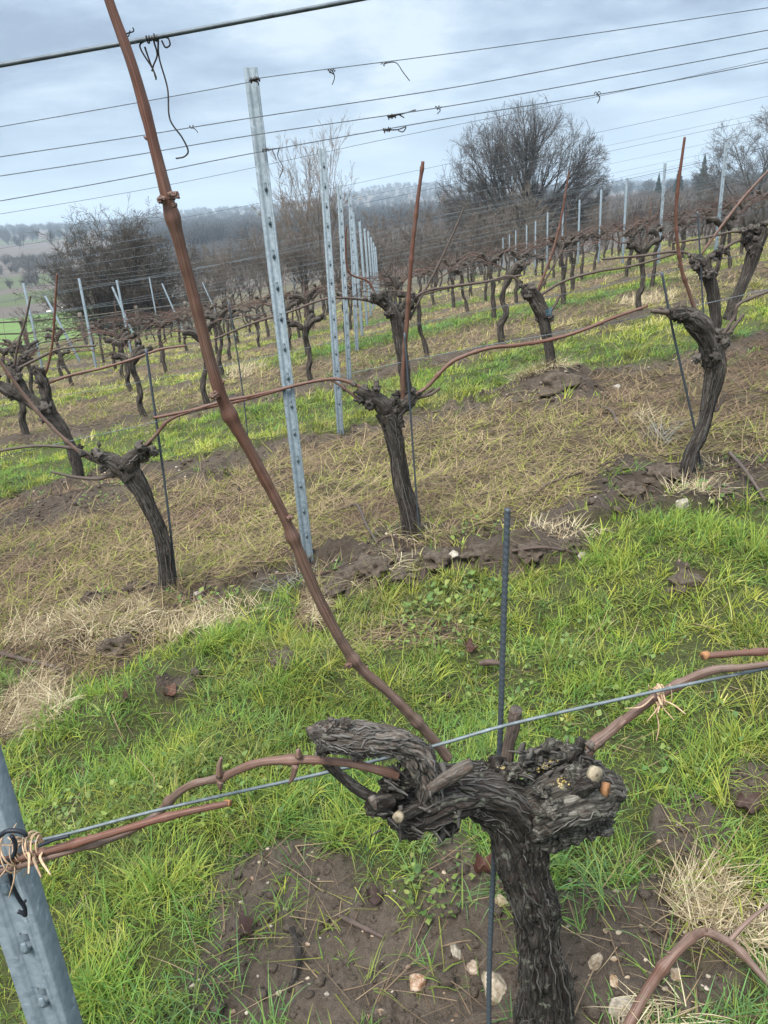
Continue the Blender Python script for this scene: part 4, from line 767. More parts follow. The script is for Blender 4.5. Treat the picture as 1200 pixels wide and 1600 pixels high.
    # the long upright cane
    cane(1, o, [(700, 1185, 12, .03), (672, 1150, 12, .03), (610, 1085, 12, .02), (556, 1035, 13, .01), (500, 940, 13.5, 0), (446, 812, 14, -.01), (396, 715, 14.5, -.02), (345, 617, 15, -.03), (300, 455, 15, -.04), (262, 312, 15, -.05), (215, 130, 13.5, -.05), (170, 0, 12.5, -.05), (150, -70, 12, -.05)], 51, (1, 1, .85, .65, .5, .4, .32, .22, .1, .05), 420, 24, (.085, .232, .43, .595, .795), org=base, nodeamp=.36)
    # node shoulders
    lc = [c for c in o.children if c.name.startswith('cane')][0]
    for px, py, off, rr, wings in ((262, 312, -.06, 13, ((-9, 1, .55, -7, -3), (9, -4, .65, 6, -9), (10, 7, .35, 6, 5))), (345, 617, -.04, 10, ((-9, 2, .8, -6, -4),)), (446, 808, -.02, 8, ((7, 3, .7, 4, -5),)), (553, 1035, 0, 8, ((-8, 3, .7, -5, 4),))):
        mb = MB()
        for dx, dy, sc, ex, ey in wings:
            p = RP(1, px+dx*.85+ex*.3, py+dy+ey*.3, off); u = rr*dep(p)/F*sc*.95; V, Q = rock(u, int(300+px+dx), (1, .8, .75), 22, .45, 2.6); V = V*(1+.12*noise(V*np.array([300, 300, 300]), 5))[:, None]
            mb.add(V+p, Q, bark=V*np.array([1, 1, .3]), tone=.45)
        mb.build('bud', M_CANE, lc, origin=base)
    # fruiting cane to the left
    c2 = cane(1, o, [(620, 1212, 13, -.05), (590, 1203, 11.5, -.055), (540, 1192, 10.5, -.05), (468, 1187, 11, -.045), (400, 1193, 10, -.03), (345, 1215, 10, -.01), (300, 1226, 9.5, 0), (268, 1248, 10, .02), (252, 1266, 10, .03), (232, 1282, 9.5, .02), (180, 1308, 9, -.01), (95, 1333, 9, -.03), (10, 1358, 9.5, -.03), (-70, 1380, 9.5, -.03)], 61, (.55, .5, .6, .8, .8, .9, .9), 300, 20, (.21, .375, .54, .72), org=base)
    for a, b, c, off in (((343, 1213), (343, 1195), (346, 1183), -.015), ((345, 1220), (344, 1228), (345, 1235), -.015), ((462, 1195), (458, 1212), (452, 1224), -.05), ((467, 1182), (466, 1174), (467, 1170), -.05)):
        P, R = skel(1, [(*a, 6, off), (*b, 4.5, off), (*c, 2, off)]); V, Q, T, bc = tube_arrays(P, R, 10, 10); mb = MB(); mb.add(V, Q, T, bark=bc, tone=.8); mb.build('bud', M_CANE, c2, origin=base)
    # lower sawn arm, spurs and stubs
    e1 = cane(1, o, [(512, 1150, 17, -.06), (496, 1146, 15, -.064), (484, 1144, 13, -.066)], 66, (.9, .9), 20, 18, name='spur', m=M_BARKL, org=base); disc(1, e1, 482.5, 1144, 10, -.0668, (-1, -.5, .1), M_DEADW, base)
    cane(1, o, [(540, 1142, 12, -.058), (537, 1131, 10, -.06), (535, 1123, 9, -.06)], 67, (.9, .9), 20, 16, name='spur', m=M_BARKL, org=base)
    cane(1, o, [(520, 1165, 15, -.058), (505, 1170, 12, -.064), (494, 1175, 9, -.066)], 68, (.9, .9), 20, 16, name='spur', m=M_BARK, org=base)
    s1 = cane(1, o, [(508, 1188, 9, .0), (535, 1215, 10, -.005), (565, 1237, 11, -.02), (600, 1255, 14, -.03)], 71, (.9, .9), 40, 14, name='spur', m=M_BARK, org=base)
    s2 = cane(1, o, [(612, 1250, 17, -.05), (598, 1252, 17, -.055), (584, 1256, 16, -.06)], 72, (.9, .9), 20, 18, name='spur', m=M_BARK, org=base); disc(1, s2, 581, 1256, 13, -.061, (-1, -.55, -.1), M_DEADW, base)
    s3 = cane(1, o, [(655, 1262, 13, -.05), (630, 1275, 11, -.07), (622, 1278, 9.5, -.075)], 73, (.9, .9), 20, 16, name='spur', m=M_BARK, org=base); disc(1, s3, 621, 1278, 10, -.0775, (-.5, -1, .25), M_CUTW, base)
    cane(1, o, [(635, 1292, 5, -.04), (648, 1302, 4, -.045), (657, 1310, 5, -.05)], 74, (1, 1), 14, 10, name='spur', m=M_DEADW, org=base)
    s4 = cane(1, o, [(672, 1232, 14, -.06), (698, 1216, 14, -.065), (722, 1201, 13, -.07), (738, 1193, 11, -.07)], 75, (1, 1), 30, 16, name='spur', m=M_DEADW, org=base)
    s5 = cane(1, o, [(790, 1200, 12, .04), (796, 1165, 11, .045), (803, 1135, 11.5, .045), (807, 1110, 12, .045)], 76, (1, 1), 40, 16, name='spur', m=M_CANEF, org=base); disc(1, s5, 807, 1109, 11, .045, (.2, -.1, 1), M_DEADW, base)
    s6 = cane(1, o, [(880, 1240, 24, -.03), (905, 1228, 24, -.045), (922, 1216, 23, -.055), (931, 1212, 23, -.06)], 77, (1, 1), 30, 24, name='spur', m=M_BARK, org=base); disc(1, s6, 932, 1211, 15, -.0635, (.55, -1, .35), M_CUTW, base)
    s7 = cane(1, o, [(915, 1255, 18, -.03), (938, 1240, 14, -.04), (948, 1235, 12, -.045)], 78, (1, 1), 24, 18, name='spur', m=M_BARK, org=base); disc(1, s7, 949, 1234, 13, -.048, (1, -.75, .2), M_CUTO, base)
    s8 = cane(1, o, [(925, 1265, 14, -.02), (945, 1256, 11, -.03), (953, 1252, 9, -.03)], 79, (1, 1), 24, 16, name='spur', m=M_BARK, org=base); disc(1, s8, 955, 1251, 10, -.031, (1, -.6, -.1), M_CUTO, base)
    s9 = cane(1, o, [(893, 1190, 13, 0), (904, 1168, 12, .0), (909, 1155, 10, .0)], 80, (1, 1), 24, 16, name='spur', m=M_BARK, org=base)
    # fruiting cane to the right with its twin stub
    cane(1, o, [(895, 1215, 14, .0), (915, 1185, 13, .02), (932, 1160, 13, .03), (985, 1118, 12.5, .035), (1030, 1086, 11.5, .035), (1075, 1062, 11, .03), (1115, 1047, 11, .02), (1160, 1043, 9, .01), (1210, 1036, 8.5, .0), (1290, 1022, 8, 0)], 81, (.3, .55, .7, .75, .8, .7), 220, 20, (.16, .5), org=base)
    s10 = cane(1, o, [(975, 1125, 10, .015), (945, 1150, 11, .0), (922, 1166, 11.5, -.012)], 82, (.8, .9), 40, 18, name='spur', org=base); disc(1, s10, 920, 1167, 10, -.014, (-1, -.5, -.6), M_DEADW, base)
    # yellow lichen
    r_ = np.random.default_rng(3); LM = [MB(), MB(), MB(), MB()]
    for k in range(110):
        mb = LM[0 if k < 60 else 1 if k < 95 else 2]
        px, py = (r_.normal(855, 8), r_.normal(1199, 4)) if k < 60 else (r_.normal(877, 4), r_.normal(1222, 4)) if k < 95 else (r_.normal(783, 3), r_.normal(1198, 2))
        d = ray(px, py); best = None
        dg = LICH(d)
        if dg is None: continue
        p, nn = dg; rr = r_.uniform(.0006, .0017); V, Q = rock(rr, 400+k, (1, 1, .7), 6, .5, 2.5); c = np.array([.36, .26, .035])*r_.uniform(.5, 1.1); mb.add(V+p, Q, Col=np.append(c, 1))
    for mb in LM:
        if mb.n: mb.build('lichen', M_STONE, knob, origin=base)
    return o
def LICH(d):
    global _bv
    if '_bv' not in globals():
        from mathutils.bvhtree import BVHTree
        vs, ps = [], []
        bpy.context.view_layer.update()
        for ob in list(COL.objects):
            if ob.type == 'MESH' and ob.name.split('.')[0] in ('trunk', 'knob', 'burr') and ob.parent and ob.parent.name.split('.')[0] in ('grapevine', 'knob', 'arm'):
                b = len(vs); mw = ob.matrix_world; vs += [mw @ v.co for v in ob.data.vertices]; ps += [tuple(b+i for i in p.vertices) for p in ob.data.polygons]
        _bv = BVHTree.FromPolygons(vs, ps)
    h = _bv.ray_cast(Vector((0, 0, 0)), Vector(d).normalized())
    return None if h[0] is None else (np.array(h[0]), np.array(h[1]))
hero()
M_BARK2 = M_BARKF
def near_vine(row, basepx, label, trunk, arms, canes, seed, n=110, sides=44, group=None, stubs=()):
    trunk = [(q[0], q[1], q[2]*(.72 if k < len(trunk)-2 else .84))+tuple(q[3:]) for k, q in enumerate(trunk)]; arms = [[(q[0], q[1], q[2]*.80)+tuple(q[3:]) for q in a] for a in arms]
    base = hit(*basepx); o = thing('grapevine', base, label, 'grapevine', group); S = MB(); q = trunk[0]
    low = (q[0]+(q[0]-trunk[1][0])*.5, q[1]+26, q[2]*1.15); tr = wood(row, o, 'trunk', [low]+list(trunk), seed, n, sides, .0045, .0055, M_BARK2, base, 90, (.02, .16), .9, mb_strip=S)
    for k, a in enumerate(arms): wood(row, o, 'arm', a, seed+3+k, 60, 36, .0055, .012, M_BARK2, base, 26, (.03, .18), 1., mb_strip=S)
    r_ = np.random.default_rng(seed+50); end = [a[-1] for a in arms]+[arms[0][0]]
    for px, py, rp in [(e[0]+r_.normal(0, 1)*(9 if row == 2 else 5), e[1]+r_.normal(0, 1)*(8 if row == 2 else 5), min(max(e[2], 5), 11)*r_.uniform(.35, .85)) for e in end+[a[len(a)//2] for a in arms] for _ in range(6)]:
        p = RP(row, px, py, r_.normal(-.01, .015)); V, Q = rock(rp*dep(p)/F, int(px*7+py) % 9973, (1, .9, 1), 12, .75, 2.8); g = r_.uniform(.03, .13); S.add(V+p, Q, Col=np.array([g, g*.85, g*.75, 1]))
    S.build('loose_bark', M_STRIP, tr, origin=base)
    for k, (pts, tone, m_, nodes) in enumerate(canes): cane(row, o, pts, seed+20+k, tone, 110, 10, nodes, m_, base, nodeamp=.3)
    for k, (pts, tone) in enumerate(stubs): cane(row, o, pts, seed+40+k, tone, 24, 10, (), M_CANEF, base, 'spur', buds=False)
    return o
nd = lambda *a: a
G2 = 'vines of the second row'
near_vine(2, (262, 944), 'gnarled leaning grapevine at left of second row with bleached grass round its foot', [(262, 946, 19), (259, 885, 16), (249, 832, 15), (233, 790, 15.5), (213, 752, 17), (193, 726, 18)],
  [[(205, 745, 17), (180, 722, 15), (160, 716, 12), (143, 708, 7)], [(198, 728, 18), (212, 710, 13), (226, 700, 6)]],
  [([(222, 702, 5), (245, 678, 5), (262, 658, 5), (290, 645, 4.8), (345, 628, 4.6), (400, 617, 4.5), (470, 600, 4)], (.6, .4, .3), M_CANE, (.2, .45, .7)),
   ([(160, 720, 6), (120, 702, 5), (80, 697, 4.5), (40, 698, 4.2), (-20, 708, 4)], (1, 1), M_CANEF, (.3, .6)),
   ([(172, 728, 7), (140, 716, 6), (105, 690, 5.2), (60, 645, 5), (25, 600, 4.8), (0, 565, 4.6), (-20, 540, 4)], (.8, .7), M_CANE, (.3, .55, .8))], 101, group=G2,
  stubs=[([(178, 742, 6), (150, 748, 5), (115, 745, 4), (80, 737, 3.4)], (1, 1)), ([(205, 722, 6), (222, 720, 6), (232, 718, 5)], (.8, 1))])
near_vine(2, (645, 842), 'gnarled grapevine in middle of second row with forked head and tall red cane', [(645, 846, 19), (640, 800, 18), (628, 757, 16), (620, 710, 15.5), (612, 672, 16.5), (604, 645, 19)],
  [[(610, 655, 17), (592, 628, 18), (572, 616, 16), (558, 610, 8)], [(610, 668, 14), (622, 645, 12), (636, 628, 11), (650, 616, 7)]],
  [([(565, 606, 6), (545, 597, 5.5), (520, 592, 5), (480, 598, 5), (440, 608, 4.8), (380, 625, 4.5), (300, 641, 4.5), (240, 653, 4.5)], (.5, .3, .1), M_CANE, (.2, .4, .6, .8)),
   ([(562, 625, 5), (545, 612, 4.5), (528, 600, 4), (515, 593, 3.5)], (.7, .7), M_CANE, ()),
   ([(648, 618, 6.5), (668, 604, 6), (690, 580, 6), (712, 562, 5.8), (760, 545, 5.6), (810, 539, 5.4), (860, 531, 5.2), (910, 516, 5), (960, 496, 4.6), (1012, 478, 4)], (.45, .25, .15), M_CANE, (.12, .3, .45, .6, .8)),
   ([(630, 628, 8, -.01), (630, 580, 7, -.02), (636, 500, 6.6, -.02), (641, 430, 6.2, -.03), (646, 370, 6, -.03), (653, 310, 5.6, -.03), (661, 252, 5, -.03)], (.5, .25, .1, 0), M_CANE, (.25, .45, .62, .8, .97))], 131, group=G2,
  stubs=[([(650, 622, 5), (672, 616, 5), (688, 606, 4)], (.9, 1)), ([(640, 626, 5), (660, 618, 4.5), (678, 606, 4)], (1, 1)), ([(590, 620, 8), (588, 603, 7), (588, 594, 7)], (.9, 1))])
near_vine(2, (1070, 748), 'gnarled grapevine at right of second row with S curved trunk and burred head', [(1070, 750, 17), (1080, 708, 15), (1098, 668, 14.5), (1110, 620, 15.5), (1118, 575, 17), (1110, 540, 20)],
  [[(1114, 555, 18), (1100, 520, 20), (1085, 500, 19), (1068, 492, 13), (1052, 490, 7)], [(1118, 560, 13), (1128, 535, 9), (1130, 520, 7)]],
  [([(1085, 482, 5.5), (1076, 455, 5), (1066, 425, 5), (1060, 390, 5), (1056, 340, 4.8), (1060, 285, 4.6), (1065, 250, 4.4), (1070, 214, 3.6)], (.5, .2, 0, 0), M_CANE, (.2, .35, .5, .7)),
   ([(1125, 530, 5.5), (1135, 515, 5), (1148, 494, 4.8), (1152, 478, 5), (1170, 467, 4.6), (1215, 450, 4.2)], (1, 1), M_CANEF, (.6,))], 161, group=G2,
  stubs=[([(1068, 492, 7), (1042, 488, 7.5), (1018, 486, 6)], (1, 1)), ([(1060, 498, 5), (1048, 496, 4.5), (1032, 480, 4)], (.8, .8)), ([(1128, 530, 6), (1145, 512, 5), (1162, 491, 4)], (.9, 1)), ([(1112, 640, 5), (1120, 640, 4.5), (1134, 614, 3.5)], (1, 1))])
G3 = 'vines of the third row'
near_vine(3, (125, 755), 'forked dark grapevine at far left of third row leaning left over the grass', [(125, 757, 12), (117, 715, 10.5), (102, 678, 10), (82, 650, 10.5), (58, 630, 12)],
  [[(70, 640, 12), (40, 622, 13), (18, 610, 13), (-5, 600, 9)], [(82, 648, 9), (72, 615, 9), (66, 592, 9), (55, 578, 6)], [(45, 625, 9), (25, 590, 9), (12, 575, 6)]],
  [([(64, 600, 3.8), (74, 575, 3.6), (82, 535, 3.4), (86, 480, 3.2), (89, 428, 2.6)], (.4, .1, 0), M_CANE, (.3, .6, .85)),
   ([(58, 605, 4.5), (105, 588, 4.2), (160, 575, 4), (205, 562, 3.8), (250, 546, 3.6), (290, 540, 3.2)], (.4, .3), M_CANE, (.3, .6)),
   ([(20, 590, 4), (28, 540, 3.6), (40, 500, 3.2), (48, 462, 2.6)], (.8, .8), M_CANEF, (.4, .7)), ([(20, 580, 4), (60, 560, 4), (95, 545, 3.4), (150, 540, 3)], (.9, .9), M_CANEF, ())], 201, 90, 28, G3)
near_vine(3, (640, 648), 'dark grapevine of third row standing directly behind the tall red cane', [(640, 650, 12), (634, 600, 11), (627, 545, 12), (620, 500, 13), (612, 478, 13)],
  [[(618, 490, 12), (600, 472, 11), (585, 466, 7)], [(622, 500, 10), (634, 478, 10), (640, 466, 8)]],
  [([(600, 478, 4), (575, 470, 3.8), (545, 466, 3.6), (505, 468, 3.5), (450, 488, 3.4), (395, 505, 3.2), (335, 530, 3)], (.8, .8), M_CANEF, (.3, .6)),
   ([(640, 500, 3.8), (655, 470, 3.4), (682, 420, 3.2), (708, 365, 2.8), (725, 324, 2.2)], (1, 1), M_CANEF, (.3, .6, .85)),
   ([(635, 475, 4), (665, 455, 3.8), (710, 447, 3.6), (760, 440, 3.4), (815, 430, 3)], (.8, .8), M_CANEF, (.4, .7)),
   ([(590, 468, 3.5), (575, 440, 3.2), (545, 425, 3), (540, 380, 2.6), (542, 352, 2)], (.1, .1), M_CANE, (.5,))], 221, 90, 28, G3)
near_vine(3, (866, 601), 'grapevine of third row with tipped burr head behind the tied cane', [(866, 604, 10), (860, 560, 9.5), (853, 515, 10), (846, 485, 12)],
  [[(850, 495, 12), (838, 470, 14), (826, 458, 12), (816, 452, 6)]],
  [([(838, 458, 4.4), (852, 425, 4), (866, 385, 3.8), (876, 345, 3.4), (883, 305, 3), (889, 268, 2.4)], (.4, .2), M_CANE, (.3, .55, .8)),
   ([(820, 455, 4), (805, 435, 3.8), (790, 432, 3.6), (760, 440, 3.4), (700, 450, 3.2), (655, 462, 3)], (.8, .7), M_CANEF, (.4,)),
   ([(846, 460, 4), (880, 440, 3.8), (930, 425, 3.6), (990, 415, 3.4), (1060, 395, 3.2)], (.8, .8), M_CANEF, (.4, .7)), ([(842, 455, 3), (862, 420, 3), (880, 385, 2.6), (884, 345, 2)], (1, 1), M_CANEF, ())], 241, 90, 28, G3, stubs=[([(858, 490, 4), (868, 475, 3.5), (876, 460, 3)], (1, 1))])
near_vine(3, (1116, 528), 'tall grapevine of third row bent left above the burred second row head', [(1118, 535, 11), (1117, 480, 11), (1110, 440, 11.5), (1098, 415, 13)],
  [[(1106, 430, 12), (1092, 408, 12), (1080, 404, 8)], [(1100, 412, 8), (1115, 398, 6), (1126, 392, 4)]],
  [([(1120, 397, 5), (1145, 380, 4.2), (1175, 370, 4), (1215, 362, 3.6)], (.8, .8), M_CANEF, (.4,)), ([(1095, 405, 4), (1060, 393, 3.6), (1000, 400, 3.4), (940, 405, 3)], (.8, .8), M_CANEF, (.5,)),
   ([(1095, 398, 4), (1130, 350, 3.8), (1165, 305, 3.6), (1205, 262, 3.2)], (.6, .5), M_CANE, (.4, .7))], 261, 90, 28, G3)
near_vine(3, (1147, 471), 'slanting grapevine of third row at the right edge, trunk leaning right', [(1147, 474, 11), (1162, 440, 10), (1175, 405, 11), (1182, 380, 13)],
  [[(1180, 390, 12), (1188, 368, 10), (1192, 355, 8)], [(1178, 395, 10), (1170, 375, 9), (1165, 360, 6)]],
  [([(1185, 370, 4), (1150, 362, 3.6), (1100, 372, 3.2), (1050, 380, 3)], (.8, .8), M_CANEF, ())], 281, 90, 28, G3)
# ---- vines of the rows behind: eight kinds of vine, copied along the rows
def vine_kind(seed):
    r_ = np.random.default_rng(seed); h = r_.uniform(.62, .78); o = {}
    lean = r_.normal(0, .07); P = [[lean*1.2, 0, -.12]]
    for k in range(1, 6):
        t = k/5; P.append([lean*(1-t)*1.2+r_.normal(0, .018)+.028*math.sin(3*t+seed)*(t < .95), r_.normal(0, .012), h*t])
    R = np.array([1.3, 1.1, .95, .9, 1.0, 1.35])*r_.uniform(.024, .033); mb = MB()
    V, Q, T, bc = tube_arrays(P, R, 34, 14, bark_disp(seed, .005, .008)); mb.add(V, Q, T, bark=bc); top = np.array(P[-1])
    for k in range(r_.integers(2, 4)):
        sx = r_.choice([-1, 1]) if k else (-1 if seed % 2 else 1); e = top+np.array([sx*r_.uniform(.07, .17), r_.normal(0, .03), r_.uniform(.0, .09)]); V, Q, T, bc = tube_arrays([top-[0, 0, .06], top*.5+e*.5+[0, 0, .0], e, e+[sx*.03, 0, .01]], [.026, .032, .028, .010], 16, 12, bark_disp(seed+k, .006, .012)); mb.add(V, Q, T, bark=bc)
        for q in range(3): V, Q = rock(r_.uniform(.012, .026), seed*10+k*3+q, (1, 1, 1), 9, .5, 2.2); mb.add(V+e+r_.normal(0, .025, 3), Q, bark=V)
    o['trunk'] = mesh('vine_trunk', np.concatenate(mb.V), np.concatenate(mb.Q), M_BARKF, np.concatenate(mb.T), {'bark': np.concatenate([np.array(a[1]) for a in mb.A['bark']])}); cs = []
    for k in range(r_.integers(3, 7)):
        sx = 1 if k % 2 else -1; ln = r_.uniform(.45, .95); s0 = top+np.array([sx*.06, r_.normal(0, .02), .02]); sl = .10
        pts = [s0]+[[s0[0]+sx*ln*t, s0[1]*(1-t)+r_.normal(0, .012), s0[2]*(1-t**2)+(.70+.10*k*.3)*t**2+sl*sx*ln*t+.13*math.sin(3.14*t)*r_.uniform(.4, 1.3)] for t in (.2, .4, .6, .8, 1)]; cs.append((pts, .0046))
    for k in range(r_.integers(0, 3)):
        ln = r_.uniform(.3, .75); tx = r_.normal(0, .2); s0 = top+np.array([r_.normal(0, .06), 0, .03]); cs.append(([s0, s0+[tx*.3*ln, r_.normal(0, .03), .35*ln], s0+[tx*.7*ln, r_.normal(0, .05), .7*ln], s0+[tx*ln, r_.normal(0, .05), ln]], .0042))
    o['canes'] = []
    for k, (pts, r) in enumerate(cs):
        V, Q, T, bc, tn = cane_arrays(np.array(pts), np.linspace(1, .7, len(pts))*r, seed+k, (r_.random(), r_.random()), 26, 6, (.3, .5, .7)); o['canes'].append(mesh('vine_cane', V, Q, M_CANEF if r_.random() < .7 else M_CANE, T, {'bark': bc, 'tone': tn}))
    return o
KINDS = [vine_kind(500+7*k) for k in range(12)]
XR = {4: [-6.2, -5.0, -3.8, -2.59, -1.85, -.7, .5, 1.56, 3.07, 3.95, 5.06, 6.2], 5: [-7.2, -6.0, -4.7, -3.42, -2.1, -.87, .4, 1.73, 2.73, 4.05, 5.07, 6.32, 7.5]}
KW = ['straight', 'leaning', 'stubby', 'crooked', 'slender', 'broad headed']
for row in range(4, 13):
    xs = XR.get(row) or [-8.2+.98*k+rng.normal(0, .09) for k in range(31)]
    vis = []
    for x in xs:
        y = rowy(row, x)+rng.normal(0, .03); z = float(ground_z(np.array([x]), np.array([y]))[0]); px, py = proj([x, y, z+.6])
        if -25 < px < 1225: vis.append((px, x, y, z))
    vis.sort()
    for k, (px, x, y, z) in enumerate(vis):
        kd = int(rng.integers(0, 12)); K = KINDS[kd]
        o = thing('grapevine', (x, y, z), f'dark old grapevine in the {ORD[row]} row, {ORD[k+1]} vine from the left', 'grapevine', f'vines of the {ORD[row]} row')
        c = bpy.data.objects.new('trunk', K['trunk']); COL.objects.link(c); c.parent = o
        for cm in K['canes']: c = bpy.data.objects.new('cane', cm); COL.objects.link(c); c.parent = o
        o.rotation_euler.z = GS+rng.normal(0, .08); s = rng.uniform(.92, 1.1); o.scale = (s, s, s*rng.uniform(.95, 1.05))
# ================================================================== posts
def post_profile():
    w, d, t = .025, .032, .003; A = [(-w, d), (-w, 0), (-.011, 0), (-.008, .005), (.008, .005), (.011, 0), (w*.62, 0), (w*.70, .003), (w*.78, 0), (w, 0.002), (w, d)]
    A = np.array(A); tg = np.gradient(A, axis=0); nn = np.stack([-tg[:, 1], tg[:, 0]], 1); nn /= np.linalg.norm(nn, axis=1, keepdims=True); B = A+nn*t; return np.vstack([A, B[::-1]])
PROF = post_profile()
def post_mesh(h, below=.15, sc=1.0, far=False):
    A = (np.array([(-.025, .03), (-.025, 0), (.025, 0), (.025, .03), (.019, .03), (.019, .006), (-.019, .006), (-.019, .03)]) if far else PROF)*sc; m = len(A); zz = [-below, h]
    V = np.concatenate([np.column_stack([A, np.full(m, z)]) for z in zz]); j = np.arange(m); Q = np.stack([j, (j+1) % m, m+(j+1) % m, m+j], 1)
    half = m//2; cap = [[m+i, m+i+1, m+m-2-i, m+m-1-i] for i in range(half-1)]
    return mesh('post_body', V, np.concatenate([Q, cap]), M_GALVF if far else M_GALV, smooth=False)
def hook_mesh(sc=1.0):
    mb = MB(); V, Q, T, bc = tube_arrays(np.array([[0, .004, -.008], [0, -.004, -.007], [.001, -.008, .001], [0, -.006, .010]])*sc, np.array([.005, .0055, .005, .003])*sc, 10, 8, flat=.6); mb.add(V, Q, T); mb.add(np.array([(-.005, -.0006, .008), (.005, -.0006, .008), (.005, -.0006, .018), (-.005, -.0006, .018), (-.005, .004, .008), (.005, .004, .008), (.005, .004, .018), (-.005, .004, .018)])*sc, [(0, 1, 2, 3), (5, 4, 7, 6), (4, 0, 3, 7), (1, 5, 6, 2)])
    return mesh('wire_hook', np.concatenate(mb.V), np.concatenate(mb.Q), M_GALV, np.concatenate(mb.T))
HOOK = hook_mesh(); PB = {}
def post(base, top, label, hooks=0, h0=.35, step=.125, far=False, sc=1.0, yaw=.06, group=None, name='vineyard_post', notches=()):
    base = np.array(base); d = np.array(top)-base; h = np.linalg.norm(d); o = thing(name, base, label, 'post', group)
    key = (round(h, 2), far, sc)
    if key not in PB: PB[key] = post_mesh(h, .2, sc, far)
    b = bpy.data.objects.new('body', PB[key]); COL.objects.link(b); b.parent = o
    q = Vector((0, 0, 1)).rotation_difference(Vector(d/h)); o.rotation_mode = 'QUATERNION'; o.rotation_quaternion = q @ Matrix.Rotation(yaw, 4, 'Z').to_quaternion()
    for k in range(hooks):
        c = bpy.data.objects.new('hook', HOOK); COL.objects.link(c); c.parent = o; z = h-h0-step*k
        if z < .12: break
        c.location = (.004*sc, 0.003*sc, z); c.scale = (sc, sc, sc)
    return o
GP = 'galvanised posts of the vineyard'
def post_px(row, tx, ty, bx, by, label, **k):
    b = hit(bx, by); dd = ray(tx, ty); s = np.dot(dd[:2], b[:2])/np.dot(dd[:2], dd[:2]); t = s*dd
    return post(b, t, label, group=GP, **k)
post_px(2, 391, 105, 482, 876, 'tall galvanised steel post of the second row, largest in view', hooks=14, h0=.40, step=.122, yaw=.1)
post_px(3, 503, 232, 532, 676, 'galvanised steel post of the third row, next behind the largest', hooks=15, h0=.1, step=.122)
post_px(4, 530, 290, 546, 592, 'galvanised steel post of the fourth row in the centre line of posts', hooks=15, h0=.1, step=.122)
post_px(5, 547, 308, 558, 548, 'galvanised steel post of the fifth row in the centre line of posts', hooks=12, h0=.1, step=.14)
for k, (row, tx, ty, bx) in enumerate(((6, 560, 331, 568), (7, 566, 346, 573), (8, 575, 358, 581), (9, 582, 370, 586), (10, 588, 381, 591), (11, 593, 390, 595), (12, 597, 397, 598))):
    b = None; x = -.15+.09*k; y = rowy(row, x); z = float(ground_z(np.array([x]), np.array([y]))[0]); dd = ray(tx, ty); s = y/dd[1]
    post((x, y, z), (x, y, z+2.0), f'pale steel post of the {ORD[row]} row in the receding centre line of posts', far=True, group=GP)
RIGHT = [(1136, 222, 1117, 415), (1040, 255, 1033, 412), (980, 278, 974, 405), (940, 296, 934, 400), (906, 312, 902, 400), (880, 322, 878, 402), (856, 332, 853, 405), (837, 345, 835, 405), (823, 352, 822, 408), (806, 360, 806, 410), (796, 366, 795, 410), (786, 371, 786, 412)]
for k, a in enumerate(RIGHT):
    row = 6+k; d = ray(a[2], a[3]); x = 5.2+.05*k; y = rowy(row, x) if row < len(ROWY) else 34.+2.5*(row-13)
    # keep the direction of the photograph, stand the post on its own row
    dd = ray(a[0], a[1]); dd = dd/dd[1]; x = dd[0]*y; z = float(ground_z(np.array([x]), np.array([y]))[0]); zt = dd[2]*y; zt = min(max(zt, z+1.6), z+2.15)
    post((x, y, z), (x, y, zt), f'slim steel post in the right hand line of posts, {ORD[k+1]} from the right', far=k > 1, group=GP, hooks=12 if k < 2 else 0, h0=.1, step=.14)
LEFT = [(36, 442, 66, 577), (123, 435, 150, 575), (182, 438, 205, 552), (233, 433, 250, 525)]
for k, a in enumerate(LEFT):
    post_px(7, *a, f'pale upright steel post at the left end of the rows, {ORD[k+1]} from the left', far=True)
ENDS = [(70, 462, 125, 566), (175, 448, 218, 545), (253, 443, 289, 525), (316, 441, 345, 505), (372, 435, 388, 470), (456, 432, 465, 460), (617, 415, 630, 450), (689, 402, 697, 430), (754, 390, 758, 410)]
for k, a in enumerate(ENDS[:6]):
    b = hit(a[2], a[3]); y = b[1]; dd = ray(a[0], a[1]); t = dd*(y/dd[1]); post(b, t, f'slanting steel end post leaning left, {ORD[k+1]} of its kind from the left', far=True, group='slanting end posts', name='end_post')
# the post at the lower left corner, with the black wire clip
p0, p1 = RP(1, 107, 1700, -.0), RP(1, -23, 1300, -.0); dv = (p1-p0)/np.linalg.norm(p1-p0)
POST1 = post(p0-dv*.5, p0+dv*1.75, 'broad galvanised steel post at the lower left corner under the raffia tie', hooks=13, h0=.15, step=.125, sc=1.28, yaw=.02, group=GP)
# ================================================================== wires
def wire(P, r, label, m, group, n=None, sides=6):
    P = np.asarray(P, float); mb = MB(); V, Q, T, bc = tube_arrays(P, np.full(len(P), r), n or max(8, 6*len(P)), sides); o0 = P[len(P)//2]
    mb.add(V-o0, Q, T); o = mb.build('trellis_wire', m); o.location = o0; return tag(o, label, 'wire', group)
def wire_px(row, pts, r, label, m, off=0, group='trellis wires'):
    return wire([RP(row, px, py, off) for px, py in pts], r, label, m, group)
wire_px(1, [(-120, 1349), (-40, 1333), (85, 1308), (255, 1264), (510, 1207), (680, 1165), (800, 1131), (1030, 1079), (1200, 1044), (1320, 1019)], .0026, 'thick grey fruiting wire passing behind the old vine head', M_WIRE, .012)
wire_px(1, [(-150, 127), (0, 102), (180, 70), (250, 57), (400, 29), (555, 0), (760, -40)], .0022, 'thick dark wire crossing the sky behind the top of the long cane', M_WIRED, .02)
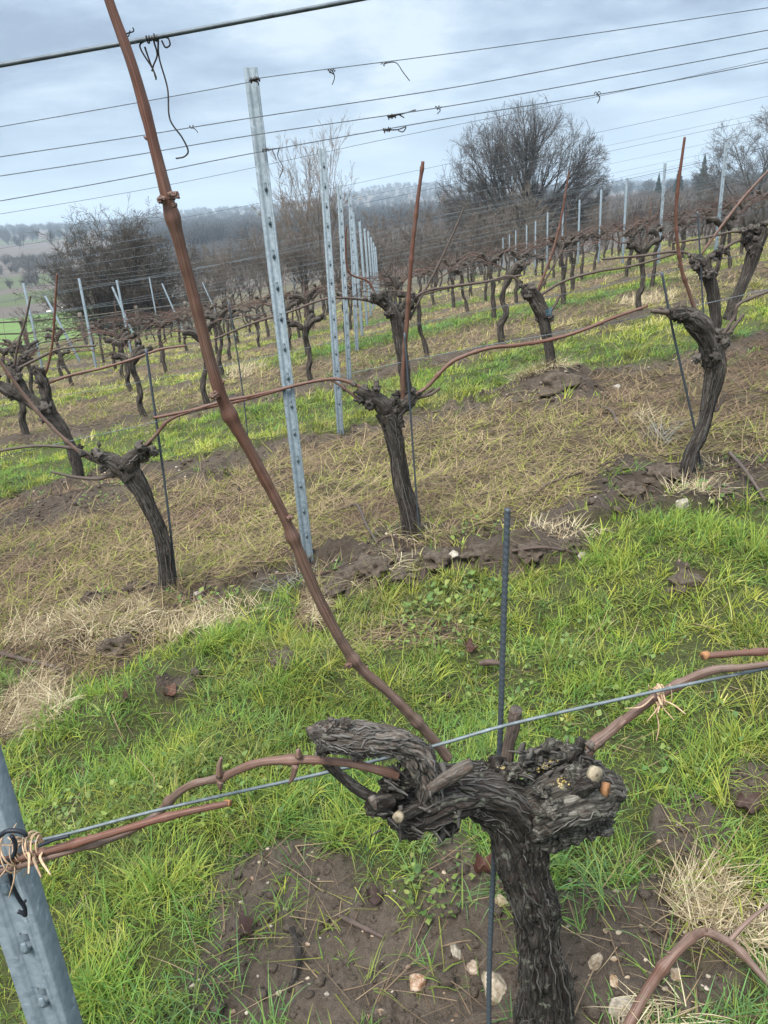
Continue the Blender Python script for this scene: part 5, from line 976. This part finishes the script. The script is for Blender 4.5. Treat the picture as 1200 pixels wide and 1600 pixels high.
for k, (pts, r) in enumerate((([(-150, 224), (0, 198), (200, 163), (386, 129), (412, 121), (700, 84), (950, 49), (1200, 12), (1400, -18)], .0015), ([(-150, 268), (0, 245), (200, 215), (394, 184), (700, 138), (950, 92), (1200, 47), (1400, 8)], .0017), ([(-150, 296), (0, 275), (200, 244), (396, 211), (700, 166), (950, 122), (1200, 75), (1400, 35)], .0017), ([(-150, 340), (0, 314), (200, 278), (402, 238), (700, 185), (950, 145), (1200, 97), (1400, 55)], .0017))):
    wire_px(2, pts, r, f'dark trellis wire across the sky on the largest post, {["topmost","second from top","third from top","lowest of four"][k]}', M_WIRED, -.005)
wire_px(2, [(-100, 738), (60, 700), (240, 660), (470, 602), (600, 572), (760, 540), (900, 515), (1085, 478), (1200, 452), (1320, 425)], .0016, 'thin grey fruiting wire through the heads of the second row', M_WIRE, .01)
def row_pt(n, x, h):
    y = rowy(n, x); zs = float(np.interp(y, _ys, _zs)+XS(np.array([x]))[0]); return [x, y, zs+h]
WH = {3: (1.96, 1.40, .69), 4: (1.97, 1.78, 1.3, .72), 5: (1.97, 1.5, 1.1, .74)}
NM = ['topmost', 'second from top', 'third from top', 'fourth from top', 'lowest']
for row in range(3, 13):
    hs = WH.get(row) or ((1.95, 1.3, .75) if row < 9 else (1.9, .75)); x0, x1 = (-8.0, 17) if row > 3 else (-6, 6.5)
    xs = np.linspace(x0, x1, 9); r = .0013+.00014*row
    for k, h in enumerate(hs):
        nm = NM[k] if k < len(hs)-1 else 'lowest'
        wire([row_pt(row, x, h+.012*math.sin(x*2+k)) for x in xs], r, f'fine trellis wire of the {ORD[row]} row of vines, {nm}', M_WIRED if (row < 5 and h > 1.2) else M_WIRE, f'wires of the {ORD[row]} row', 60, 5)
# ================================================================== stakes, ties, tendrils, loose canes
def rebar(row, pts, rpx, label, m=M_ROD, ribs=True, off=0):
    P, R = skel(row, [(q[0], q[1], rpx*(.62 if row > 1 else .84), q[2] if len(q) > 2 else off) for q in pts]); P = catmull(P, 40); Ln = np.linalg.norm(P[-1]-P[0]); n = int(Ln/.003) if ribs else 40; r = R.mean()
    def d(bc, L_, a, R): return .26*r*(np.maximum(0, np.sin(L_[:, None]*2*np.pi/.0105+a[None, :])))**2
    V, Q, T, bc = tube_arrays(P, np.full(40, r), n, 14, d if ribs else None); mb = MB(); mb.add(V-P[-1], Q, T); o = mb.build('vine_stake', m); o.location = P[-1]; return tag(o, label, 'stake', 'vine stakes')
rebar(1, [(793, 795, .115), (786, 1000, .095), (780, 1190, .075), (771, 1360, .05), (765, 1500, .02), (763, 1680, -.01)], 4.8, 'dark ribbed steel stake standing close behind the old vine', off=.075)
rebar(2, [(228, 545), (243, 650), (258, 760), (275, 905)], 3.0, 'thin dark stake beside the left vine of the second row', ribs=False, off=.02)
rebar(2, [(632, 520), (641, 640), (648, 740), (657, 855)], 2.4, 'thin dark stake at the middle vine of the second row', ribs=False, off=-.035)
rebar(2, [(1034, 425), (1052, 520), (1085, 668), (1096, 735)], 3.0, 'dark stake slanting past the right vine of the second row', ribs=False, off=.03)
rebar(3, [(1090, 330), (1094, 400), (1098, 470), (1104, 540)], 2.0, 'slim stake against the bent third row vine at the right', ribs=False, off=-.04)
rebar(3, [(357, 470), (372, 560), (385, 660), (387, 690)], 1.8, 'slim stake in the grass between long cane and largest post', ribs=False)
def wraps(name, row, px, py, off, n, rad, r, seed, m, label, cat, group, span=.03, loose=6):
    r_ = np.random.default_rng(seed); c = RP(row, px, py, off); ax = RP(row, px+40, py-11, off)-c; ax /= np.linalg.norm(ax); u = np.cross(ax, [0, 0, 1.]); u /= np.linalg.norm(u); w = np.cross(u, ax); mb = MB()
    for k in range(n):
        a = np.linspace(0, 2*np.pi*r_.uniform(.7, 1.2), 14)+r_.uniform(0, 6); x = r_.uniform(-span, span)+np.linspace(0, 1, 14)*r_.normal(0, .012); R = rad*(1+.2*r_.normal(0, 1))
        P = c+ax*x[:, None]+(u*np.cos(a)[:, None]+w*np.sin(a)[:, None])*R; V, Q, T, bc = tube_arrays(P, np.full(14, r), 30, 5, flat=.45); mb.add(V-c, Q, T)
    for k in range(loose):
        d = np.array([r_.normal(0, .6), -.5+r_.normal(0, .4), r_.normal(.2, .7)]); d /= np.linalg.norm(d); s = c+ax*r_.uniform(-span, span)+d*rad; ln = r_.uniform(.02, .05); e = s+d*ln+np.array([0, 0, -.01])
        V, Q, T, bc = tube_arrays([s, (s+e)/2+r_.normal(0, .004, 3), e], [r*1.3, r*1.6, r*.9], 12, 5, flat=.4); mb.add(V-c, Q, T)
    o = mb.build(name, m); o.location = c; return tag(o, label, cat, group)
wraps('raffia_tie', 1, 42, 1325, -.02, 16, .017, .0014, 3, M_RAF, 'frayed tan raffia tie binding two canes at the corner post', 'tie', 'raffia ties', .022, 9)
wraps('raffia_tie', 1, 1030, 1086, .028, 9, .0135, .0015, 5, M_RAF, 'frayed tan raffia tie binding the right cane to its wire', 'tie', 'raffia ties', .010, 7)
# black clip on the corner post
mb = MB()
for pts, r in ((((-12, 1318), (-2, 1308), (10, 1299), (26, 1298), (38, 1302), (40, 1306)), 5), (((-10, 1340), (10, 1345), (22, 1335), (24, 1318), (18, 1306)), 4.5), (((14, 1360), (20, 1385), (30, 1405), (38, 1417), (40, 1430), (36, 1427), (28, 1424)), 4.2), (((36, 1412), (40, 1407)), 3), (((60, 1322), (85, 1312), (108, 1306)), 4)):
    P, R = skel(1, [(x, y, r*.75, -.035) for x, y in pts]); V, Q, T, bc = tube_arrays(P, R, 26, 8); mb.add(V-RP(1, 15, 1330), Q, T)
o = mb.build('wire_clip', M_PLAST); o.location = RP(1, 15, 1330); tag(o, 'black plastic wire clip hanging on the corner post beside the raffia', 'clip')
# canes of neighbouring vines that reach into view
def loose(name, row, pts, tone, label, seed, nodes=(), cut=None, m=None):
    P, R = skel(row, pts); o0 = P[0]; o = cane(row, None, pts, seed, tone, 120, 18, nodes, m or M_CANE, o0, name); o.location = o0
    if cut: disc(row, o, *cut, M_CUTO, o0)
    return tag(o, label, 'cane', 'cane ends from neighbouring vines')
loose('vine_cane', 1, [(358, 1255, 7.5, -.02), (300, 1267, 8.5, -.02), (262, 1276, 9, -.025), (200, 1294, 9, -.03), (130, 1314, 9.5, -.03), (60, 1333, 10, -.03), (-10, 1348, 10, -.03), (-80, 1364, 10, -.03)], (.25, .2, .1, .2, .2), 'red brown cane end lying on the fruiting wire left of the old vine', 601, (.22, .55), (359, 1255, 6.5, -.02, (1, -.3, .2)))
loose('vine_cane', 1, [(1101, 1025, 8.5, -.03), (1150, 1021, 8.5, -.03), (1195, 1018, 8, -.03), (1290, 1010, 8.5, -.03)], (.35, .3, .3), 'red brown cane with a clean cut end at the right edge', 611, (.45,), (1099, 1025, 7.5, -.03, (-1, -.35, 0)))
P = [hit(975, 1625)+[0, 0, .02], hit(1010, 1578)+[0, 0, .06], hit(1050, 1540)+[0, 0, .09], hit(1088, 1519)+[0, 0, .11], hit(1130, 1523)+[0, 0, .09], hit(1165, 1537)+[0, 0, .06], hit(1215, 1568)+[0, 0, .02]]
R = np.array([13, 12.5, 11.5, 11, 10, 9, 8])*.68*dep(P[2])/F*.95; V, Q, T, bc, tn = cane_arrays(np.array(P), R, 71, (.5, .6, .7, 1), 120, 18, (.32, .52, .8)); mb = MB(); mb.add(V-P[3], Q, T, bark=bc, tone=tn); S = catmull(np.column_stack([P, R]), 100)
for t, sd in ((52, (0, -.2, 1)), (32, (-1, 0, .5)), (70, (1, .3, .8))): bud(mb, S[t, :3]-P[3]+np.array(sd)*S[t, 3]*.8, np.array(sd, float), S[t, 3]*.5, .8)
V, Q, T, bc = tube_arrays([S[66, :3]-P[3], S[66, :3]-P[3]+[.04, .02, .02], S[66, :3]-P[3]+[.10, .05, .03]], [.005, .004, .003], 14, 8); mb.add(V, Q, T, bark=bc, tone=.9)
o = mb.build('fallen_cane', M_CANE); o.location = P[3]; tag(o, 'pruned brown cane arching over the soil at the lower right corner', 'cane')
def ground_twig(pts, r, label, m=M_CANEF, tone=.8):
    P = np.array([hit(x, y)+[0, 0, h] for x, y, h in pts]); r = r*dep(P[0])/F; V, Q, T, bc, tn = cane_arrays(P, np.linspace(1, .6, len(P))*r, abs(int(pts[0][0])), (tone, tone), 50, 8, (.4, .7)); mb = MB(); mb.add(V-P[0], Q, T, bark=bc, tone=tn); o = mb.build('fallen_twig', m); o.location = P[0]; tag(o, label, 'twig', 'twigs lying on the ground')
ground_twig([(-10, 1023, .02), (40, 1040, .03), (80, 1050, .03), (105, 1052, .01)], 3.5, 'dark thin twig on bleached grass at the left edge')
ground_twig([(458, 1465, .03), (468, 1500, .02), (462, 1530, .015), (452, 1552, .005)], 5, 'blackened twig standing in the soil patch left of the vine', M_BARKF)
ground_twig([(752, 1053, .04), (765, 1055, .05), (782, 1057, .05)], 5, 'short brown twig in the grass touching the dark stake', tone=.6)
ground_twig([(530, 1440, .02), (560, 1455, .02), (600, 1470, .01)], 4.5, 'grey twig across the soil patch left of the trunk')
ground_twig([(1138, 726, .06), (1165, 752, .04), (1195, 790, .02)], 3, 'bent pale twig near the right vine foot of the second row', tone=1)
ground_twig([(935, 640, .03), (955, 655, .05), (965, 668, .02)], 2.5, 'pale stick poking from straw behind the second row', tone=1)
ground_twig([(800, 868, .02), (850, 866, .03), (905, 872, .02)], 2.6, 'long brown twig on the dug soil right of the dark stake', tone=.7)
ground_twig([(820, 790, .02), (860, 770, .05), (905, 748, .03)], 2.8, 'largest brown pruning on the straw between two second row vines', tone=.5)
ground_twig([(545, 800, .03), (560, 806, .06), (575, 840, .06), (590, 855, .02)], 2.4, 'pale curved twig rising from straw beside the largest post', tone=1)
def tendril(row, pts, r, label, seed, curl=1, off=0.0):
    r_ = np.random.default_rng(seed); mb = MB(); c = RP(row, *pts[0][0], off)
    for line in pts:
        P, R = skel(row, [(x, y, r*(.62 if k == 0 else .5), off) for k, (x, y) in enumerate(line)]); P += r_.normal(0, .001, P.shape); V, Q, T, bc = tube_arrays(P, R, 12*len(line), 6); mb.add(V-c, Q, T, bark=bc, tone=.9)
    ax = RP(row, pts[0][0][0]+40, pts[0][0][1]-8, off)-c; ax /= np.linalg.norm(ax); rr = r*1.5*dep(c)/F; t = np.linspace(0, 1, 40); a = t*6.283*curl*3; P = ax*(t-.5)[:, None]*rr*5+np.stack([0*a, np.cos(a), np.sin(a)], 1)*rr*(1+.4*np.sin(a*.37))[:, None]
    V, Q, T, bc = tube_arrays(P, np.full(40, r*.45*dep(c)/F), 90, 5); mb.add(V, Q, T, bark=bc, tone=.9); o = mb.build('dried_tendril', M_BARKF); o.location = c; tag(o, label, 'tendril', 'dried tendrils on the wires')
tendril(1, [[(238, 60), (222, 68), (222, 80), (238, 108), (244, 120)], [(246, 58), (250, 90), (262, 140), (270, 185), (285, 215), (291, 235), (285, 246), (276, 248)], [(240, 62), (246, 85), (240, 100), (236, 112)], [(255, 56), (262, 62), (266, 70), (258, 72), (254, 62)], [(225, 70), (233, 95), (244, 118), (242, 122)]], 2.6, 'long curling dried tendril hanging from the nearest sky wire', 1, 1.6, .02)
tendril(1, [[(196, 53), (204, 53), (209, 49), (208, 42)]], 2.0, 'short dried hook of tendril on the long cane top', 2, .4, -.05)
tendril(2, [[(518, 110), (523, 120), (520, 132)], [(514, 112), (522, 116)]], 1.5, 'small dark tendril knot on the top wire right of largest post', 3, 1)
tendril(2, [[(600, 100), (618, 98), (630, 112), (640, 127)]], 1.3, 'thin tendril trailing from the top wire towards the oak', 4, .5)
tendril(2, [[(612, 182), (628, 178), (650, 172)], [(622, 178), (632, 184)]], 1.7, 'dark tendril remnant wound along the third wire', 5, 2)
tendril(2, [[(685, 168), (688, 173), (683, 178)]], 1.4, 'tiny tendril hook on the third wire near the oak', 6, .7)
tendril(2, [[(605, 203), (622, 202), (634, 198), (630, 206), (622, 204)]], 1.7, 'looped dark tendril remnant on the lowest sky wire', 7, 1.6)
tendril(2, [[(934, 146), (937, 153), (934, 162)]], 1.4, 'small tendril hook on the lowest sky wire above the oak', 8, .6)
tendril(2, [[(415, 234), (428, 232), (438, 231)], [(437, 231), (434, 245), (442, 262), (437, 278)], [(425, 234), (432, 250)]], 1.4, 'feathery tendril strands just right of the largest post', 9, 2.)
tendril(2, [[(300, 198), (306, 203), (309, 208)]], 1.2, 'tiny tendril stub on the second wire left of the largest post', 10, .6)
tendril(2, [[(398, 124), (404, 130), (403, 134)], [(390, 126), (402, 124)]], 2, 'dark wire twist on the top of the largest post', 11, 2., -.03)
def tie_blue():
    c = RP(3, 853, 490, -.01); mb = MB()
    for k in range(4):
        a = np.linspace(0, 6.3, 16); r = 9.2*dep(c)/F; V, Q, T, bc = tube_arrays(np.stack([np.cos(a)*r, np.sin(a)*r, .012*k+.006*np.sin(a)], 1), np.full(16, .0018), 30, 5); mb.add(V, Q, T)
    o = mb.build('twine_tie', M_BLUE); o.location = c; tag(o, 'faded blue twine tied round a third row vine trunk', 'tie')
M_BLUE, nt = mat('blue_twine'); finish(nt, (.05, .16, .22), .8, noise_n(nt, N(nt, 'ShaderNodeTexCoord').outputs['Object'], 300, 2), .3, .001)
tie_blue()
